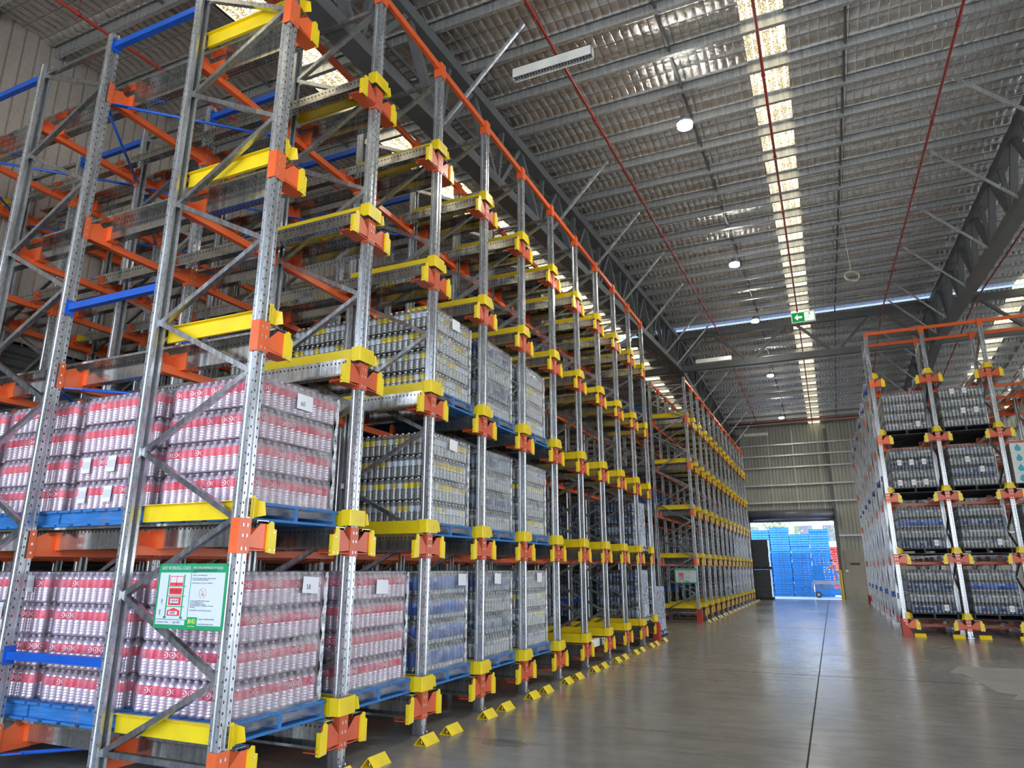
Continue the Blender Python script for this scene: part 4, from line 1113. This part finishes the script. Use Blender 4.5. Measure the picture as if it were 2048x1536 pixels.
put('side_panel', MB().box((-.90, -.395, 1.05), (-.30, -.39, 1.9)).mesh('side_panel', 'lift_blue'), t)
put('ladder', MB().tube([(-.98, -.2, .2), (-.98, -.2, .9)], .015, 6).tube([(-.98, .2, .2), (-.98, .2, .9)], .015, 6).box((-.99, -.2, .4), (-.97, .2, .43)).box((-.99, -.2, .65), (-.97, .2, .68)).mesh('ladder', 'lift_grey'), t)

# person on the lift deck, leaning to the side
def skin(name, nodes, edges_, mat, parent, sub=2):
    me = bpy.data.meshes.new(name); me.from_pydata([n[:3] for n in nodes], edges_, []); me.materials.append(M[mat])
    o = put(name, me, parent)
    md = o.modifiers.new('skin', 'SKIN'); md.use_smooth_shade = True
    for v, n in zip(me.skin_vertices[0].data, nodes):
        r = n[3]; v.radius = (r, r) if not isinstance(r, tuple) else r
    me.skin_vertices[0].data[0].use_root = True
    s_ = o.modifiers.new('sub', 'SUBSURF'); s_.levels = sub; s_.render_levels = sub
    return o
pt = (.16, 48.6, .885)
pr_ = thing('person', 'person in orange work shirt and blue trousers leaning on the scissor lift', 'person', pt, 0)
N = [(0, 0, .70, .12), (-.02, 0, .88, .115), (-.10, 0, 1.08, .14), (-.12, 0, 1.14, .07), (-.14, 0, 1.19, .055), (-.165, -.01, 1.26, .088), (-.175, -.02, 1.33, .084),
     (.02, -.13, 1.10, .055), (-.30, -.15, .95, .045), (-.52, -.16, .80, .035), (-.60, -.16, .77, .03),
     (.02, .14, 1.08, .055), (.12, .18, .86, .042), (.05, .20, .66, .034), (.02, .2, .60, .03),
     (.0, -.09, .64, .085), (.04, -.10, .36, .06), (.02, -.10, .06, .045), (-.08, -.10, .03, .04),
     (.0, .09, .64, .085), (.10, .10, .36, .06), (.14, .10, .06, .045), (.04, .10, .03, .04)]
Ed = [(0, 1), (1, 2), (2, 3), (3, 4), (4, 5), (5, 6), (2, 7), (7, 8), (8, 9), (9, 10), (2, 11), (11, 12), (12, 13), (13, 14), (0, 15), (15, 16), (16, 17), (17, 18), (0, 19), (19, 20), (20, 21), (21, 22)]
for (hx, hy, hz, dx, dz) in ((-.60, -.16, .77, -1, -.25), (.02, .20, .60, -.2, -1)):
    for f in range(5):
        i0 = len(N); off = (f - 2) * .018; ln = (.05, .07, .075, .07, .055)[f]
        if f == 0: off = -.045
        N.append((hx + dx * .03, hy + off, hz + dz * .03, .009)); N.append((hx + dx * (.03 + ln * .6), hy + off * 1.1, hz + dz * (.03 + ln * .6) - .005, .008)); N.append((hx + dx * (.03 + ln) , hy + off * 1.1, hz + dz * (.03 + ln) - .02, .007))
        Ed += [(10 if dx < -.5 else 14, i0), (i0, i0 + 1), (i0 + 1, i0 + 2)]
skin('body', N, Ed, 'skin', pr_, 2)
skin('shirt', [(0, 0, .66, .135), (-.02, 0, .88, .14), (-.10, 0, 1.07, .155), (-.13, 0, 1.16, .09), (.0, -.13, 1.08, .075), (-.30, -.15, .96, .065), (-.48, -.16, .83, .055), (.02, .14, 1.06, .075), (.12, .18, .88, .062), (.08, .19, .74, .055)],
     [(0, 1), (1, 2), (2, 3), (2, 4), (4, 5), (5, 6), (2, 7), (7, 8), (8, 9)], 'hivis', pr_)
skin('trousers', [(0, 0, .70, .13), (.0, -.09, .62, .10), (.04, -.10, .36, .078), (.02, -.10, .09, .065), (.0, .09, .62, .10), (.10, .10, .36, .078), (.14, .10, .09, .065)], [(0, 1), (1, 2), (2, 3), (0, 4), (4, 5), (5, 6)], 'trouser', pr_)
skin('boots', [(.03, -.10, .10, .055), (.02, -.10, .045, .05), (-.10, -.10, .035, .045)], [(0, 1), (1, 2)], 'black', pr_, 1)
skin('boots', [(.14, .10, .10, .055), (.13, .10, .045, .05), (.02, .10, .035, .045)], [(0, 1), (1, 2)], 'black', pr_, 1)
put('hair', MB().lathe([(.088, 0, 0), (.095, .04, 0), (.08, .09, 0), (.04, .115, 0)], (-.175, .0, 1.30), 14).mesh('hair', 'black'), pr_)
fc = MB()
for s in (-1, 1): fc.box((-.20, -.108, 1.295), (-.185, -.094, 1.305)) if s < 0 else fc.box((-.16, -.108, 1.295), (-.145, -.094, 1.305))
put('eyes', fc.mesh('eyes', 'black'), pr_)
put('nose', MB().add([(-.182, -.09, 1.295), (-.172, -.125, 1.27), (-.162, -.09, 1.295), (-.172, -.09, 1.262)], [(0, 1, 2), (0, 3, 1), (1, 3, 2)]).mesh('nose', 'skin'), pr_)

# building and trees outside
t = thing('office_building', 'pale rendered building in sunlight behind the stacked pallets', 'building', (-14, 74, 0))
put('wall', MB().box((0, 0, 0), (16, 8, 7.0)).mesh('wall', 'building'), t)
wmesh = MB().box((0, -.06, 0), (1.6, .0, 1.5)).mesh('window', 'shutter')
for k in range(6): put('window', wmesh, t, (1 + 2.5 * k, 0, 4.3))
def tree(lab, x, y, h, r, seed):
    rnd = random.Random(seed); t = thing('tree', lab, 'tree', (x, y, 0), 0, 'trees outside')
    b = MB(); b.tube([(0, 0, 0), (.1, .05, h * .3), (-.05, 0, h * .55)], [.16, .12, .07], 8)
    for k in range(7):
        a = k * .9; b.tube([(0, 0, h * (.3 + .04 * k)), (r * .6 * math.cos(a), r * .6 * math.sin(a), h * (.55 + .05 * k))], [.06, .02], 6)
    put('trunk', b.mesh('trunk', 'bark'), t)
    f = MB()
    for k in range(2600):
        a, z, rr = rnd.uniform(0, 2 * PI), rnd.uniform(-1, 1), rnd.random() ** .4
        q = math.sqrt(1 - z * z) * rr * r; p = Vector((q * math.cos(a), q * math.sin(a), h * .68 + z * rr * h * .33)); s_ = rnd.uniform(.06, .13)
        u = Vector((rnd.uniform(-1, 1), rnd.uniform(-1, 1), rnd.uniform(-1, 1))).normalized(); v = u.orthogonal().normalized()
        f.add([p - u * s_, p - v * s_ * .5, p + u * s_, p + v * s_ * .5], [(0, 1, 2, 3)])
    put('leaves', f.mesh('leaves', 'leaf'), t); return t
tree('leafy tree in sunlight behind the red pallet stack', 2.2, 66, 8.5, 2.6, 1)
tree('leafy tree farther right behind the red pallet stack', 6.5, 70, 8, 3.0, 2)
tree('leafy tree behind the blue pallet stacks', -4.5, 71, 8.5, 2.4, 3)

# ------------------------------------------------------------------ light and camera
w = bpy.data.worlds.new('sky'); S.world = w; w.use_nodes = True
nt = w.node_tree; nt.nodes.clear()
bg = nt.nodes.new('ShaderNodeBackground'); ow = nt.nodes.new('ShaderNodeOutputWorld'); nt.links.new(bg.outputs[0], ow.inputs[0])
tc = nt.nodes.new('ShaderNodeTexCoord'); sp = nt.nodes.new('ShaderNodeSeparateXYZ'); cr = nt.nodes.new('ShaderNodeValToRGB')
nt.links.new(tc.outputs['Generated'], sp.inputs[0]); nt.links.new(sp.outputs[2], cr.inputs[0]); nt.links.new(cr.outputs[0], bg.inputs[0])
cr.color_ramp.elements[0].position = 0.; cr.color_ramp.elements[0].color = (.9, .95, 1., 1)
cr.color_ramp.elements[1].position = .7; cr.color_ramp.elements[1].color = (.35, .58, 1., 1)
bg.inputs[1].default_value = 3.6
sun = bpy.data.lights.new('sun', 'SUN'); sun.energy = 6; sun.angle = .01; sun.color = (1, .95, .86)
so = bpy.data.objects.new('sun', sun); COL.objects.link(so)
so.rotation_euler = Vector((-.28, .45, -.86)).to_track_quat('-Z', 'Y').to_euler()

F_PX = 1378.86; pitch, yaw, roll = .2628, .4222, -.0010
cam = bpy.data.cameras.new('camera'); cam.sensor_width = 36; cam.sensor_fit = 'HORIZONTAL'; cam.lens = F_PX / 2048 * 36; cam.clip_end = 400
co = bpy.data.objects.new('camera', cam); COL.objects.link(co); S.camera = co
F = Vector((-math.sin(yaw) * math.cos(pitch), math.cos(yaw) * math.cos(pitch), math.sin(pitch)))
R = Vector((math.cos(yaw), math.sin(yaw), 0)); U = R.cross(F)
R2 = R * math.cos(roll) + U * math.sin(roll); U2 = -R * math.sin(roll) + U * math.cos(roll)
mt = Matrix((R2, U2, -F)).transposed().to_4x4(); mt.translation = (0, 0, CAM_H); co.matrix_world = mt

S.view_settings.view_transform = 'Standard'; S.view_settings.look = 'None'; S.view_settings.gamma = 1; S.view_settings.use_curve_mapping = False
S.view_settings.exposure = 0.5
c = S.cycles
c.use_denoising = True; c.use_adaptive_sampling = True; c.adaptive_threshold = .02; c.max_bounces = 6; c.diffuse_bounces = 3; c.glossy_bounces = 3; c.transmission_bounces = 1; c.transparent_max_bounces = 7
c.caustics_reflective = False; c.caustics_refractive = False; c.sample_clamp_indirect = 6

for o in bpy.data.objects:
    if 'label' in o and not 4 <= len(o['label'].replace('-', '').split()) <= 16: print('LABEL', len(o['label'].split()), o['label'])
seen = {}
for o in bpy.data.objects:
    if 'label' in o: seen.setdefault(o['label'], []).append(o.name)
for k_, v_ in seen.items():
    if len(v_) > 1: print('DUP', k_, v_)
